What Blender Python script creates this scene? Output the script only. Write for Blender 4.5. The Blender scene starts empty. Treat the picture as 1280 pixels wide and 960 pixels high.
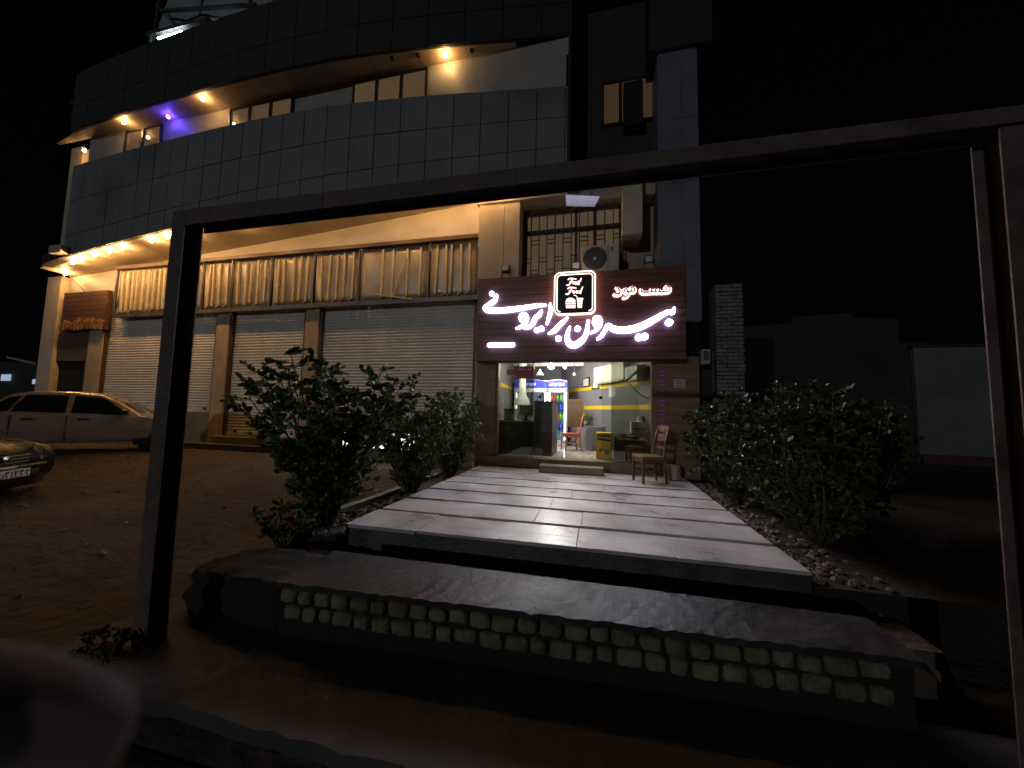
import bpy, math, random
from mathutils import Vector, Matrix
rnd = random.Random(7)
R = math.radians
SC = bpy.context.scene
COL = SC.collection

# ------------------------------------------------------------------ camera, sky, light, exposure
PITCH, YAW, ROLL, FPX = R(4.4), R(13.3), R(1.25), 455.0
_r = Vector((math.cos(YAW), math.sin(YAW), 0)); _d = Vector((-math.sin(YAW), math.cos(YAW), 0)); _u = Vector((0, 0, 1))
D2 = _d*math.cos(PITCH) + _u*math.sin(PITCH); U2 = _u*math.cos(PITCH) - _d*math.sin(PITCH)
R3 = _r*math.cos(ROLL) + U2*math.sin(ROLL); U3 = U2*math.cos(ROLL) - _r*math.sin(ROLL)
camd = bpy.data.cameras.new('camera'); cam = bpy.data.objects.new('camera', camd); COL.objects.link(cam)
camd.sensor_width = 36; camd.lens = 36*FPX/1280; camd.clip_start = 0.02; camd.clip_end = 400
camd.dof.use_dof = True; camd.dof.focus_distance = 7.0; camd.dof.aperture_fstop = 6.0
cam.matrix_world = Matrix(((R3.x, U3.x, -D2.x, 0), (R3.y, U3.y, -D2.y, 0), (R3.z, U3.z, -D2.z, 0), (0, 0, 0, 1)))
SC.camera = cam

def ray(x, y): return D2*FPX + R3*(x-640) - U3*(y-480)
def aY(x, y, Y): v = ray(x, y); return v*(Y/v.y)
def aZ(x, y, Z): v = ray(x, y); return v*(Z/v.z)

W = bpy.data.worlds.new('World'); SC.world = W; W.use_nodes = True
nt = W.node_tree; nt.nodes.clear()
sky = nt.nodes.new('ShaderNodeTexSky'); sky.sky_type = 'NISHITA'; sky.sun_disc = False
SUN_EL, SUN_ROT = R(9), R(200)
sky.sun_elevation = SUN_EL; sky.sun_rotation = SUN_ROT
bg = nt.nodes.new('ShaderNodeBackground'); bg.inputs[1].default_value = 0.0002
wo = nt.nodes.new('ShaderNodeOutputWorld')
nt.links.new(sky.outputs[0], bg.inputs[0]); nt.links.new(bg.outputs[0], wo.inputs[0])
sl = bpy.data.lights.new('night_street_light', 'SUN'); sl.energy = 0.21; sl.angle = R(0.6); sl.color = (.80, .88, 1.0)
so = bpy.data.objects.new('night_street_light', sl); COL.objects.link(so)
so.rotation_euler = Vector((.36, 1.0, -math.tan(SUN_EL)*1.06)).to_track_quat('-Z', 'Y').to_euler()
SC.view_settings.view_transform = 'Standard'; SC.view_settings.look = 'None'
SC.view_settings.exposure = 0; SC.view_settings.gamma = 1
SC.render.engine = 'CYCLES'
SC.cycles.use_denoising = True; SC.cycles.max_bounces = 6; SC.cycles.transparent_max_bounces = 12
SC.cycles.sample_clamp_indirect = 4.0; SC.cycles.caustics_reflective = False; SC.cycles.caustics_refractive = False

# ------------------------------------------------------------------ materials
MATS = {}
def mat(name, col, rough=.6, var=.25, scale=5., bump=0., metal=0., stretch=(1, 1, 1), col2=None, spec=.5, bscale=None, detail=6, coat=0, rv=.12, bd=.02):
    m = bpy.data.materials.new(name); m.use_nodes = True; n = m.node_tree.nodes; l = m.node_tree.links
    b = n['Principled BSDF']; b.inputs['Roughness'].default_value = rough; b.inputs['Metallic'].default_value = metal
    b.inputs['Specular IOR Level'].default_value = spec; b.inputs['Coat Weight'].default_value = coat
    tc = n.new('ShaderNodeTexCoord'); mp = n.new('ShaderNodeMapping'); mp.inputs['Scale'].default_value = stretch
    l.new(tc.outputs['Object'], mp.inputs[0])
    nz = n.new('ShaderNodeTexNoise'); nz.inputs['Scale'].default_value = scale; nz.inputs['Detail'].default_value = detail
    nz.inputs['Roughness'].default_value = .62
    l.new(mp.outputs[0], nz.inputs['Vector'])
    rp = n.new('ShaderNodeValToRGB'); rp.color_ramp.elements[0].position = .3; rp.color_ramp.elements[1].position = .7
    c2 = col2 if col2 else tuple(min(1, c*(1+var)) for c in col)
    c1 = col if col2 else tuple(c*(1-var) for c in col)
    rp.color_ramp.elements[0].color = (*c1, 1); rp.color_ramp.elements[1].color = (*c2, 1)
    l.new(nz.outputs[0], rp.inputs[0]); l.new(rp.outputs[0], b.inputs['Base Color'])
    mr = n.new('ShaderNodeMapRange'); mr.inputs[3].default_value = max(0, rough-rv); mr.inputs[4].default_value = min(1, rough+rv); mr.inputs[1].default_value = .3; mr.inputs[2].default_value = .7
    l.new(nz.outputs[0], mr.inputs[0]); l.new(mr.outputs[0], b.inputs['Roughness'])
    if bump:
        n2 = n.new('ShaderNodeTexNoise'); n2.inputs['Scale'].default_value = bscale or scale*6; n2.inputs['Detail'].default_value = 5
        l.new(mp.outputs[0], n2.inputs['Vector'])
        bp = n.new('ShaderNodeBump'); bp.inputs['Strength'].default_value = bump; bp.inputs['Distance'].default_value = bd
        l.new(n2.outputs[0], bp.inputs['Height']); l.new(bp.outputs[0], b.inputs['Normal'])
    MATS[name] = m; return m
def emit(name, col, s):
    m = bpy.data.materials.new(name); m.use_nodes = True; b = m.node_tree.nodes['Principled BSDF']
    b.inputs['Base Color'].default_value = (*[c*.8 for c in col], 1)
    b.inputs['Emission Color'].default_value = (*col, 1); b.inputs['Emission Strength'].default_value = s
    return m
def glass(name, tint, refl=.06, rough=.02):
    m = bpy.data.materials.new(name); m.use_nodes = True; n = m.node_tree.nodes; l = m.node_tree.links; n.remove(n['Principled BSDF'])
    t = n.new('ShaderNodeBsdfTransparent'); t.inputs[0].default_value = (*tint, 1)
    g = n.new('ShaderNodeBsdfGlossy'); g.inputs['Roughness'].default_value = rough; g.inputs[0].default_value = (.9, .9, .9, 1)
    f = n.new('ShaderNodeLayerWeight'); f.inputs[0].default_value = .25
    mr = n.new('ShaderNodeMapRange'); mr.inputs[3].default_value = refl; mr.inputs[4].default_value = .6
    mx = n.new('ShaderNodeMixShader'); l.new(f.outputs['Fresnel'], mr.inputs[0]); l.new(mr.outputs[0], mx.inputs[0])
    l.new(t.outputs[0], mx.inputs[1]); l.new(g.outputs[0], mx.inputs[2]); l.new(mx.outputs[0], n['Material Output'].inputs[0])
    return m

M_dirt = mat('dirt', (.040, .028, .019), .95, scale=1.1, bump=1.0, bscale=9, col2=(.13, .09, .06), bd=.05)
M_conc = mat('concrete', (.055, .048, .045), .42, scale=2.2, bump=.35, bscale=30, col2=(.15, .135, .13))
M_slab = mat('worn_slab', (.032, .027, .026), .48, scale=1.1, bump=.6, bscale=24, col2=(.085, .074, .072), rv=.16, bd=.008, spec=.25)
M_pave = mat('pavement_concrete', (.045, .038, .034), .8, scale=1.4, bump=.5, bscale=22, col2=(.13, .115, .108), bd=.012)
M_conc_d = mat('dark_concrete', (.024, .02, .018), .9, .4, 4, bump=.6, bscale=25)
M_asph = mat('asphalt', (.045, .042, .042), .9, .3, 20, bump=.5, bscale=120)
M_marble = mat('pale_stone', (.40, .36, .34), .34, scale=1.6, bump=.12, bscale=9, col2=(.80, .765, .74), detail=12)
M_stone = mat('yellow_cobble', (.085, .072, .038), .85, scale=3.2, bump=.9, bscale=26, col2=(.36, .31, .17))
M_rubble = mat('rubble', (.12, .095, .07), .9, scale=9, bump=.5, col2=(.34, .28, .21))
M_soil = mat('soil', (.03, .022, .016), .95, .4, 8, bump=.8, bscale=30)
M_plast = mat('cream_plaster', (.52, .44, .33), .8, scale=2.2, bump=.15, col2=(.66, .57, .44))
M_white = mat('white_panel', (.36, .34, .31), .5, scale=1.5, col2=(.46, .43, .39))
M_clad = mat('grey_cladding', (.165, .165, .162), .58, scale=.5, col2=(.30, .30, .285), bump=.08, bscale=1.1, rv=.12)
M_clad2 = mat('dim_cladding', (.030, .028, .023), .7, .15, 1.5)  # for the upper band, light fading upward is put into this darker colour
M_col = mat('blue_grey_cladding', (.17, .175, .20), .5, .12, 1.5)
M_gap = mat('joint_and_shade', (.014, .014, .014), .9, .2)
M_joint = mat('panel_joint', (.07, .07, .068), .8, .2)
M_soff = mat('soffit_panel', (.42, .33, .24), .5, scale=1.2, col2=(.55, .44, .32))
M_shut = mat('shutter_metal', (.66, .63, .55), .5, scale=1.4, bump=.05, col2=(.84, .81, .72), stretch=(1, 1, .35))
M_pier = mat('pier_stone', (.42, .32, .20), .8, scale=3, bump=.3, col2=(.60, .47, .31))
M_brown = mat('brown_steel', (.085, .045, .03), .5, .3, 6)
M_plinth = mat('plinth', (.17, .14, .09), .85, scale=2.4, bump=.3, col2=(.27, .225, .15))
M_wood = mat('sign_wood', (.11, .035, .02), .5, scale=3.2, bump=.3, bscale=7, col2=(.27, .10, .055), stretch=(.22, 3, 3.2), detail=10)
M_wood_d = mat('sign_edge', (.06, .03, .02), .7, .3, 5)
M_cladw = mat('wood_cladding', (.20, .11, .055), .55, scale=2.5, bump=.2, col2=(.33, .20, .10), stretch=(.3, 3, 3.))
M_steel = mat('rusted_steel', (.085, .05, .04), .65, scale=4, bump=.35, metal=0, col2=(.20, .14, .125))
M_sheet = mat('sheet_metal', (.34, .30, .225), .38, scale=1.7, metal=.2, bump=.3, bscale=2.2, col2=(.50, .45, .36))
M_batten = mat('batten', (.62, .53, .38), .6, .2, 6)
M_frame = mat('frame_metal', (.12, .115, .11), .45, .25, 5, metal=.5)
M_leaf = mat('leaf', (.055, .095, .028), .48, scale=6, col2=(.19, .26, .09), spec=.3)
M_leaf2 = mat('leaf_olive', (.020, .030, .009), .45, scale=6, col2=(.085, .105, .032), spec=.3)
M_bark = mat('bark', (.10, .075, .05), .9, .3, 12, bump=.5)
M_cwood = mat('chair_wood', (.07, .03, .013), .35, scale=5, col2=(.15, .065, .028), stretch=(1, 1, .3))
M_cwood2 = mat('red_chair_wood', (.34, .11, .045), .35, scale=5, col2=(.45, .17, .07), stretch=(1, 1, .3))
M_seat = mat('seat_vinyl', (.16, .11, .035), .45, .2, 8)
M_seat2 = mat('red_vinyl', (.42, .08, .05), .4, .15, 8)
M_acw = mat('ac_shell', (.58, .53, .45), .45, .08, 3)
M_blk = mat('black_plastic', (.015, .015, .016), .4, .2, 6)
M_grille = mat('fan_grille', (.10, .095, .085), .6, .2, 6)
M_flood = mat('flood_glass', (.55, .55, .60), .15, .1, 4)
M_car = mat('beige_car_paint', (.42, .34, .27), .30, .06, 2, metal=.35, coat=.6)
M_carb = mat('black_car_paint', (.008, .007, .007), .25, .1, 2, coat=.4, spec=.3)
M_cglass = mat('car_glass', (.010, .010, .011), .05, .05, 2, spec=.6)
M_rub = mat('rubber', (.012, .012, .012), .8, .2, 10)
M_chrome = mat('chrome', (.55, .53, .50), .15, .05, 3, metal=1)
M_rim = mat('rim', (.20, .20, .20), .35, .1, 3, metal=.7)
M_lamp = mat('headlamp_glass', (.30, .28, .25), .08, .1, 3, metal=.2)
M_plate = mat('plate_white', (.55, .55, .52), .4, .08, 5)
M_ink = mat('ink', (.012, .012, .014), .6, .1, 5)
M_win = mat('window_glass', (.10, .075, .05), .07, .2, .8, spec=1.0, col2=(.22, .17, .11))
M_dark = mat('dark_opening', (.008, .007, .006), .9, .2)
M_brickp = mat('pale_brick', (.15, .14, .125), .85, scale=5, bump=.5, col2=(.29, .275, .25))
M_brickb = mat('brown_brick', (.10, .062, .03), .9, scale=7, bump=.6, bscale=16, col2=(.19, .12, .06), stretch=(.5, 1, 2))
M_wallr = mat('pale_wall', (.12, .11, .095), .9, scale=.6, bump=.3, col2=(.24, .222, .20))
M_mud = mat('mud_wall', (.030, .027, .022), .95, scale=.5, bump=.3, col2=(.06, .053, .045))
M_igrey = mat('interior_grey', (.13, .13, .145), .7, scale=1.6, col2=(.19, .19, .21))
M_yel = mat('yellow_stripe', (.72, .50, .02), .55, .08, 4)
M_ceil = mat('ceiling_white', (.62, .60, .58), .8, .06, 2)
M_tile = mat('floor_tile', (.50, .45, .40), .25, scale=2, col2=(.62, .57, .52))
M_count = mat('counter_grey', (.085, .085, .088), .45, .15, 3)
M_fridge = mat('fridge_white', (.70, .70, .72), .35, .04, 3)
M_red = mat('red_sticker', (.36, .014, .02), .45, .12, 8)
M_purp = mat('purple_sticker', (.34, .07, .21), .5, .15, 10)
M_paper = mat('paper', (.55, .50, .47), .7, .08, 8)
M_box = mat('yellow_board', (.78, .52, .03), .5, .08, 4)
M_boxb = mat('brown_goods', (.19, .12, .05), .8, scale=9, bump=.5, col2=(.36, .25, .12))
M_pot = mat('pot', (.45, .45, .45), .5, .1, 5)
M_skin = mat('skin', (.085, .055, .05), .8, .25, 60, bump=.4, bscale=400, spec=.2, bd=.001)
M_cloth = mat('dark_sleeve', (.02, .018, .02), .9, .2, 20)
M_nail = mat('nail', (.24, .17, .15), .3, .05, 8)
M_face = mat('pink_letter', (.16, .04, .10), .4, .1, 5)
M_signr = mat('red_brown_sign', (.10, .042, .025), .6, .25, 6)
M_gold = mat('gold_letter', (.60, .36, .18), .3, .15, 6, metal=.6)
M_tarp = mat('tarp', (.30, .32, .32), .6, scale=1.2, bump=.4, bscale=3, col2=(.42, .44, .43))
E_white = emit('letter_light', (.80, .86, 1.0), 48)
E_halo = emit('letter_edge_light', (.30, .38, 1.0), 15)
E_pink = emit('pink_halo', (1.0, .68, .64), 3.6)
E_ring = emit('ring_light', (1.0, .76, .64), 2.6)
E_icon = emit('icon_light', (1.0, .62, .58), 2.2)
E_warm = emit('warm_bulb', (1.0, .54, .19), 600)
E_warm2 = emit('warm_bulb_upper', (1.0, .56, .20), 220)
E_blue = emit('blue_bulb', (.10, .05, 1.0), 160)
E_in = emit('interior_bulb', (1.0, .95, .88), 480)
E_inw = emit('interior_warm_bulb', (1.0, .70, .38), 110)
E_tube = emit('fridge_tube', (.75, .85, 1.0), 13)
E_head = emit('fridge_header', (.02, .04, .55), .8)
E_headw = emit('header_white', (.85, .90, 1.0), 1.0)
E_headr = emit('header_red', (.8, .03, .05), 1.5)
E_base = emit('basement_window_light', (1.0, .96, .86), 2.6)
E_far = emit('far_shop_light', (.55, .75, 1.0), .5)
E_roof = emit('rooftop_tube', (.80, .95, 1.0), 60)
def glowwin(name, col, s, sc=14):
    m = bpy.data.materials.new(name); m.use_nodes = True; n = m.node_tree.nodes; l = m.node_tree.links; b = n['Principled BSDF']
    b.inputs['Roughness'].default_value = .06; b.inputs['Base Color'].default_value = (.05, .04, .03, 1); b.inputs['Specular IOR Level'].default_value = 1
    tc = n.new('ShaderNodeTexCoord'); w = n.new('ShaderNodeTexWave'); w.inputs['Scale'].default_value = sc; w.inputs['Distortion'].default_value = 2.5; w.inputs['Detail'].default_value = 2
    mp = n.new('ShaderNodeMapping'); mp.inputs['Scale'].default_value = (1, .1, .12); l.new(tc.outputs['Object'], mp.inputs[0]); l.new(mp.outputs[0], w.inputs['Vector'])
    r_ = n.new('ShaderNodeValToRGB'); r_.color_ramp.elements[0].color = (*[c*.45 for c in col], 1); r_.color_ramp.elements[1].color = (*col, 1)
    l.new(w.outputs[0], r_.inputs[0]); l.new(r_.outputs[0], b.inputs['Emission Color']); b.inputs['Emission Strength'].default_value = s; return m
L_win = glowwin('glow_window', (1, .60, .32), .11)  # warm glow put into the balcony panes as emission
L_dim = glowwin('dim_window', (1, .55, .28), .06)
L_cur = glowwin('curtain_window', (1, .66, .38), .11, 9)  # soffit light falling on the curtained panes is put in as emission
G_clear = glass('clear_glass', (.90, .93, .92), .04)
G_tint = glass('dusty_glass', (.64, .66, .60), .08, .05)

# ------------------------------------------------------------------ helpers
ORG = {}
def thing(name, label, cat, loc=(0, 0, 0), group=None):
    o = bpy.data.objects.new(name, None); COL.objects.link(o); o.location = loc; o.empty_display_size = .2
    o['label'] = label; o['category'] = cat
    if group: o['group'] = group
    ORG[o] = Vector(loc); return o
def tag(o, label, cat, group=None):
    o['label'] = label; o['category'] = cat
    if group: o['group'] = group
    return o
def struct(o): o['kind'] = 'structure'; return o
class MB:
    def __init__(s): s.v = []; s.f = []
    def add(s, vs, fs):
        k = len(s.v); s.v += [Vector(p) for p in vs]; s.f += [tuple(i+k for i in f) for f in fs]; return s
    def box(s, x0, x1, y0, y1, z0, z1, M=None):
        vs = [Vector((x, y, z)) for x in (x0, x1) for y in (y0, y1) for z in (z0, z1)]
        if M: vs = [M @ p for p in vs]
        return s.add(vs, [(0, 1, 3, 2), (4, 6, 7, 5), (0, 4, 5, 1), (2, 3, 7, 6), (0, 2, 6, 4), (1, 5, 7, 3)])
    def bar(s, a, b, w, h=None, up=(0, 0, 1)):
        a = Vector(a); b = Vector(b); h = h or w; d = (b-a).normalized(); up = Vector(up)
        if abs(d.dot(up)) > .99: up = Vector((0, 1, 0))
        x = d.cross(up).normalized(); y = x.cross(d)
        vs = [p + x*sx*w/2 + y*sy*h/2 for p in (a, b) for sx, sy in ((-1, -1), (1, -1), (1, 1), (-1, 1))]
        return s.add(vs, [(3, 2, 1, 0), (4, 5, 6, 7), (0, 1, 5, 4), (1, 2, 6, 5), (2, 3, 7, 6), (3, 0, 4, 7)])
    def tube(s, pts, rad, n=8, caps=True):
        pts = [Vector(p) for p in pts]; rads = rad if isinstance(rad, (list, tuple)) else [rad]*len(pts); k = len(s.v); vs = []; fs = []
        ref = Vector((.13, .27, .95))
        for i, p in enumerate(pts):
            d = (pts[min(i+1, len(pts)-1)] - pts[max(i-1, 0)]).normalized()
            if abs(d.dot(ref)) > .97: ref = Vector((.9, .2, .1))
            x = d.cross(ref).normalized(); y = d.cross(x)
            for j in range(n):
                a = 2*math.pi*j/n; vs.append(p + (x*math.cos(a) + y*math.sin(a))*rads[i])
        for i in range(len(pts)-1):
            for j in range(n): fs.append((i*n+j, i*n+(j+1) % n, (i+1)*n+(j+1) % n, (i+1)*n+j))
        if caps: fs.append(tuple(range(n-1, -1, -1))); fs.append(tuple((len(pts)-1)*n+j for j in range(n)))
        return s.add(vs, fs)
    def lathe(s, prof, n=16, c=(0, 0, 0), axis='z'):
        vs = []; fs = []; c = Vector(c)
        for r, h in prof:
            for j in range(n):
                a = 2*math.pi*j/n; p = (r*math.cos(a), r*math.sin(a), h)
                if axis == 'y': p = (p[0], p[2], p[1])
                elif axis == 'x': p = (p[2], p[0], p[1])
                vs.append(c+Vector(p))
        for i in range(len(prof)-1):
            for j in range(n): fs.append((i*n+j, i*n+(j+1) % n, (i+1)*n+(j+1) % n, (i+1)*n+j))
        return s.add(vs, fs)
    def ball(s, c, r, n=10, m=6, sq=(1, 1, 1)):
        vs = []; fs = []; c = Vector(c)
        for i in range(m+1):
            t = math.pi*i/m
            for j in range(n):
                a = 2*math.pi*j/n; vs.append(c+Vector((r*sq[0]*math.sin(t)*math.cos(a), r*sq[1]*math.sin(t)*math.sin(a), r*sq[2]*math.cos(t))))
        for i in range(m):
            for j in range(n): fs.append((i*n+j, (i+1)*n+j, (i+1)*n+(j+1) % n, i*n+(j+1) % n))
        return s.add(vs, fs)
    def quad(s, a, b, c, d): return s.add([a, b, c, d], [(0, 1, 2, 3)])
    def prism(s, poly, y0, y1):      # poly in (x, z), extruded along y
        n = len(poly); vs = [(x, y0, z) for x, z in poly] + [(x, y1, z) for x, z in poly]
        return s.add(vs, [tuple(range(n)), tuple(range(2*n-1, n-1, -1))] + [(i, i+n, (i+1) % n+n, (i+1) % n) for i in range(n)])
    def slab(s, poly, z0, z1):       # poly in (x, y)
        n = len(poly); vs = [(x, y, z0) for x, y in poly] + [(x, y, z1) for x, y in poly]
        return s.add(vs, [tuple(range(n-1, -1, -1)), tuple(range(n, 2*n))] + [(i, (i+1) % n, (i+1) % n+n, i+n) for i in range(n)])
    def build(s, name, m, parent=None, smooth=False, bevel=0, subs=0, org=None):
        o0 = ORG[parent] if parent is not None else Vector(org or (0, 0, 0))
        me = bpy.data.meshes.new(name); me.from_pydata([tuple(p-o0) for p in s.v], [], s.f); me.validate(); me.update()
        o = bpy.data.objects.new(name, me); COL.objects.link(o); me.materials.append(m)
        if parent is not None: o.parent = parent
        else: o.location = o0
        ORG[o] = o0
        import bmesh as bmm
        b = bmm.new(); b.from_mesh(me); bmm.ops.recalc_face_normals(b, faces=b.faces[:]); b.to_mesh(me); b.free()
        if smooth: me.polygons.foreach_set('use_smooth', [True]*len(me.polygons))
        if bevel:
            bv = o.modifiers.new('bevel', 'BEVEL'); bv.width = bevel; bv.segments = 2; bv.limit_method = 'ANGLE'; bv.angle_limit = R(40)
        if subs:
            sb = o.modifiers.new('sub', 'SUBSURF'); sb.levels = subs; sb.render_levels = subs
        return o
def dup(root, loc, rz=0, label=None, group=None, sc=None):
    def cp(o, par):
        c = o.copy(); COL.objects.link(c)
        if par is not None: c.parent = par
        for ch in list(o.children): cp(ch, c)
        return c
    r = cp(root, None); r.location = loc; r.rotation_euler = (0, 0, rz)
    if sc: r.scale = sc
    if label: r['label'] = label
    if group: r['group'] = group
    return r
def interp(x, kn):
    if x <= kn[0][0]: return kn[0][1]
    for (a, b), (c, d) in zip(kn, kn[1:]):
        if x <= c:
            t = (x-a)/(c-a); return b+(d-b)*t
    return kn[-1][1]
def smooth01(t): t = max(0, min(1, t)); return t*t*(3-2*t)
def crom(pts, n=6):
    out = []
    P = [pts[0]] + list(pts) + [pts[-1]]
    for i in range(1, len(P)-2):
        a, b, c, d = (Vector(q) for q in P[i-1:i+3])
        for k in range(n):
            t = k/n; out.append(.5*((2*b) + (c-a)*t + (2*a-5*b+4*c-d)*t*t + (3*b-a-3*c+d)*t**3))
    out.append(Vector(pts[-1])); return out
def brush(mb, pts, y0, y1, n=6, wmul=1, cap=True):
    """pen stroke in the x-z plane; pts = (x, z, width) in metres, y0 back, y1 front"""
    q = crom(pts, n); L = []; Rr = []
    for i, p in enumerate(q):
        a = q[max(i-1, 0)]; b = q[min(i+1, len(q)-1)]; d = Vector((b.x-a.x, b.y-a.y))
        if d.length < 1e-6: d = Vector((1, 0))
        d.normalize(); w = max(.004, p.z*wmul)/2; nn = Vector((-d.y, d.x))*w
        L.append((p.x+nn.x, p.y+nn.y)); Rr.append((p.x-nn.x, p.y-nn.y))
    def capp(c, e, sgn):
        c = Vector((c.x, c.y)); e = Vector(e)-c; o = []
        for k in range(1, 4):
            a = -sgn*math.pi*k/4; o.append((c.x+e.x*math.cos(a)-e.y*math.sin(a), c.y+e.x*math.sin(a)+e.y*math.cos(a)))
        return o
    m = len(q); vs = []; fs = []
    for (lx, lz), (rx, rz) in zip(L, Rr): vs += [(lx, y1, lz), (rx, y1, rz), (lx, y0, lz), (rx, y0, rz)]
    for i in range(m-1):
        k = 4*i; fs += [(k, k+1, k+5, k+4), (k, k+4, k+6, k+2), (k+1, k+3, k+7, k+5)]
    ce = capp(q[-1], L[-1], 1); cs = capp(q[0], Rr[0], 1)
    for base, c in ((4*(m-1), ce), (0, cs)):
        st = len(vs)
        for x, z in c: vs += [(x, y1, z), (x, y0, z)]
        if base: ring = [0] ; a, b = base, base+1
        else: a, b = base+1, base
        fs.append((a, *[st+2*j for j in range(3)], b))
        chain = [(a, a+2)] + [(st+2*j, st+2*j+1) for j in range(3)] + [(b, b+2)]
        for (p0, p1), (q0, q1) in zip(chain, chain[1:]): fs.append((p0, q0, q1, p1))
    mb.add(vs, fs)
def disc(mb, x, z, r, y0, y1, n=14):
    mb.prism([(x+r*math.cos(2*math.pi*i/n), z+r*math.sin(2*math.pi*i/n)) for i in range(n)], y1, y0)
def rrect(x0, x1, z0, z1, r, n=5):
    o = []
    for cx, cz, a0 in ((x1-r, z1-r, 0), (x0+r, z1-r, 90), (x0+r, z0+r, 180), (x1-r, z0+r, 270)):
        for k in range(n+1):
            a = R(a0+90*k/n); o.append((cx+r*math.cos(a), cz+r*math.sin(a)))
    return o

# ------------------------------------------------------------------ ground
def gz(X, Y):
    base = -1.93 if Y < 1.72 else -1.84 + .46*smooth01((Y-2.4)/3.8)
    lot = -1.45 + .38*smooth01((Y-2.2)/3.6) - .31*smooth01((Y-6.9)/1.4)
    b = smooth01((-X-3.7)/2.6)
    z = base*(1-b) + lot*b
    if X > 2.5 and Y > 1.72: z += .04
    return z
def ground():
    xs = [-60, -40, -28, -22] + [-19+.35*i for i in range(92)] + [14, 18, 26, 40, 60]
    ys = [-20, -8, -3, 0, 1.0, 1.7, 1.74] + [1.9+.3*i for i in range(46)] + [17, 20, 26, 36, 60]
    m = MB(); vs = []; fs = []
    for j, y in enumerate(ys):
        for x in xs:
            z = gz(x, y)
            if y > 1.9: z += .018*math.sin(x*2.1+y*1.3)*math.sin(y*1.9-x*.7) + rnd.uniform(-.009, .009) - .022*max(0, math.cos((y*.93-x*.37)*3.1))**6
            vs.append((x, y, z))
    nx = len(xs)
    for j in range(len(ys)-1):
        for i in range(nx-1): fs.append((j*nx+i, j*nx+i+1, (j+1)*nx+i+1, (j+1)*nx+i))
    m.add(vs, fs); struct(m.build('ground', M_dirt, smooth=True))
    MB().box(-40, 40, -18, 1.66, -1.96, -1.926).build('street', M_asph)['kind'] = 'structure'
ground()
def rough_slab(name, x0, x1, y0, y1, z0, z1, m, nx, ny, amp, skew=0):
    b = MB(); vs = []; fs = []
    for j in range(ny+1):
        for i in range(nx+1):
            x = x0+(x1-x0)*i/nx; y = y0+(y1-y0)*j/ny + skew*(x+.3)*(1-j/ny)
            e = rnd.uniform(-1, 1)*amp if j == 0 else 0
            vs.append((x, y+e*1.6, z1+rnd.uniform(-1, 1)*amp*.25 - (abs(e)*.6 if j == 0 else 0)))
    for j in range(ny):
        for i in range(nx): fs.append((j*(nx+1)+i, j*(nx+1)+i+1, (j+1)*(nx+1)+i+1, (j+1)*(nx+1)+i))
    k = len(vs)
    for i in range(nx+1): vs.append((vs[i][0], vs[i][1]+.01, z0))
    for i in range(nx): fs.append((i, k+i, k+i+1, i+1))
    b.add(vs, fs)
    b.quad((x0, y0, z0), (x0, y1, z0), (x0, y1, z1), (x0, y0, z1)); b.quad((x1, y0, z0), (x1, y1, z0), (x1, y1, z1), (x1, y0, z1))
    o = b.build(name, m, smooth=False); struct(o); return o
rough_slab('pavement', -3.75, 6.0, 1.76, 2.75, -2.0, -1.745, M_pave, 90, 8, .010)
rough_slab('step_slab', -2.40, 1.78, 2.52, 3.07, -1.385, -1.335, M_slab, 70, 9, .010, .05)
b = MB(); b.box(-3.3, 2.2, 3.071, 3.57, -1.9, -1.50); struct(b.build('gutter', M_dirt))
# walkway: base block and rows of pale stone tiles
b = MB(); b.box(-2.66, 1.70, 3.56, 8.16, -1.9, -1.285); struct(b.build('walkway_base', M_conc))
b = MB(); edges = [3.53, 4.20, 4.86, 5.52, 6.14, 6.78, 7.42, 8.14]
for r_, (ya, yb) in enumerate(zip(edges, edges[1:])):
    x = -2.665; g = .042 if r_ < 5 else .028
    while x < 1.70:
        w = rnd.uniform(.5, .95); x2 = min(1.705, x+w)
        if 1.705-x2 < .2: x2 = 1.705
        dz = rnd.uniform(-.004, .004)
        if rnd.random() < .35:
            ym = (ya+yb)/2+rnd.uniform(-.06, .06)
            b.box(x+.0012, x2-.0012, ya+g, ym-.002, -1.285, -1.25+dz); b.box(x+.0012, x2-.0012, ym+.002, yb-g, -1.285, -1.252+dz)
        else: b.box(x+.0012, x2-.0012, ya+g+(rnd.uniform(-.03, .02) if r_ == 0 else 0), yb-g, -1.285, -1.25+dz)
        x = x2
struct(b.build('walkway', M_marble, bevel=.004))
# soil strips beside the walkway
b = MB(); b.box(-3.27, -2.66, 3.58, 8.3, -1.9, -1.40); b.box(1.70, 3.4, 3.5, 8.3, -1.9, -1.335); struct(b.build('planting_strip', M_soil))
b = MB()
for i in range(12): b.box(-3.38+rnd.uniform(-.01, .01), -3.27, 3.45+i*.40, 3.845+i*.40, -1.9, -1.33+rnd.uniform(-.012, .012))
struct(b.build('planter_kerb', M_conc))
b = MB()
def pebble(x, y, z, r):
    vs = []; n = 6
    b.ball((x, y, z), r, 6, 4, (rnd.uniform(.7, 1.4), rnd.uniform(.7, 1.3), rnd.uniform(.5, .9)))
    for k in range(len(b.v)-30, len(b.v)): b.v[k] += Vector((rnd.uniform(-1, 1), rnd.uniform(-1, 1), rnd.uniform(-1, 1)))*r*.22
for i in range(420):
    y = 3.55+rnd.random()**1.3*4.4; pebble(rnd.uniform(-3.2, -2.69), y, -1.385, rnd.uniform(.012, .045))
for i in range(420):
    y = 3.55+rnd.random()**1.1*4.4; pebble(1.74+abs(rnd.gauss(0, .2)), y, -1.322, rnd.uniform(.010, .04))
for i in range(60): pebble(rnd.uniform(-2.6, 2.1), 3.57-abs(rnd.gauss(0, .12)), -1.495, rnd.uniform(.010, .03))
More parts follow.
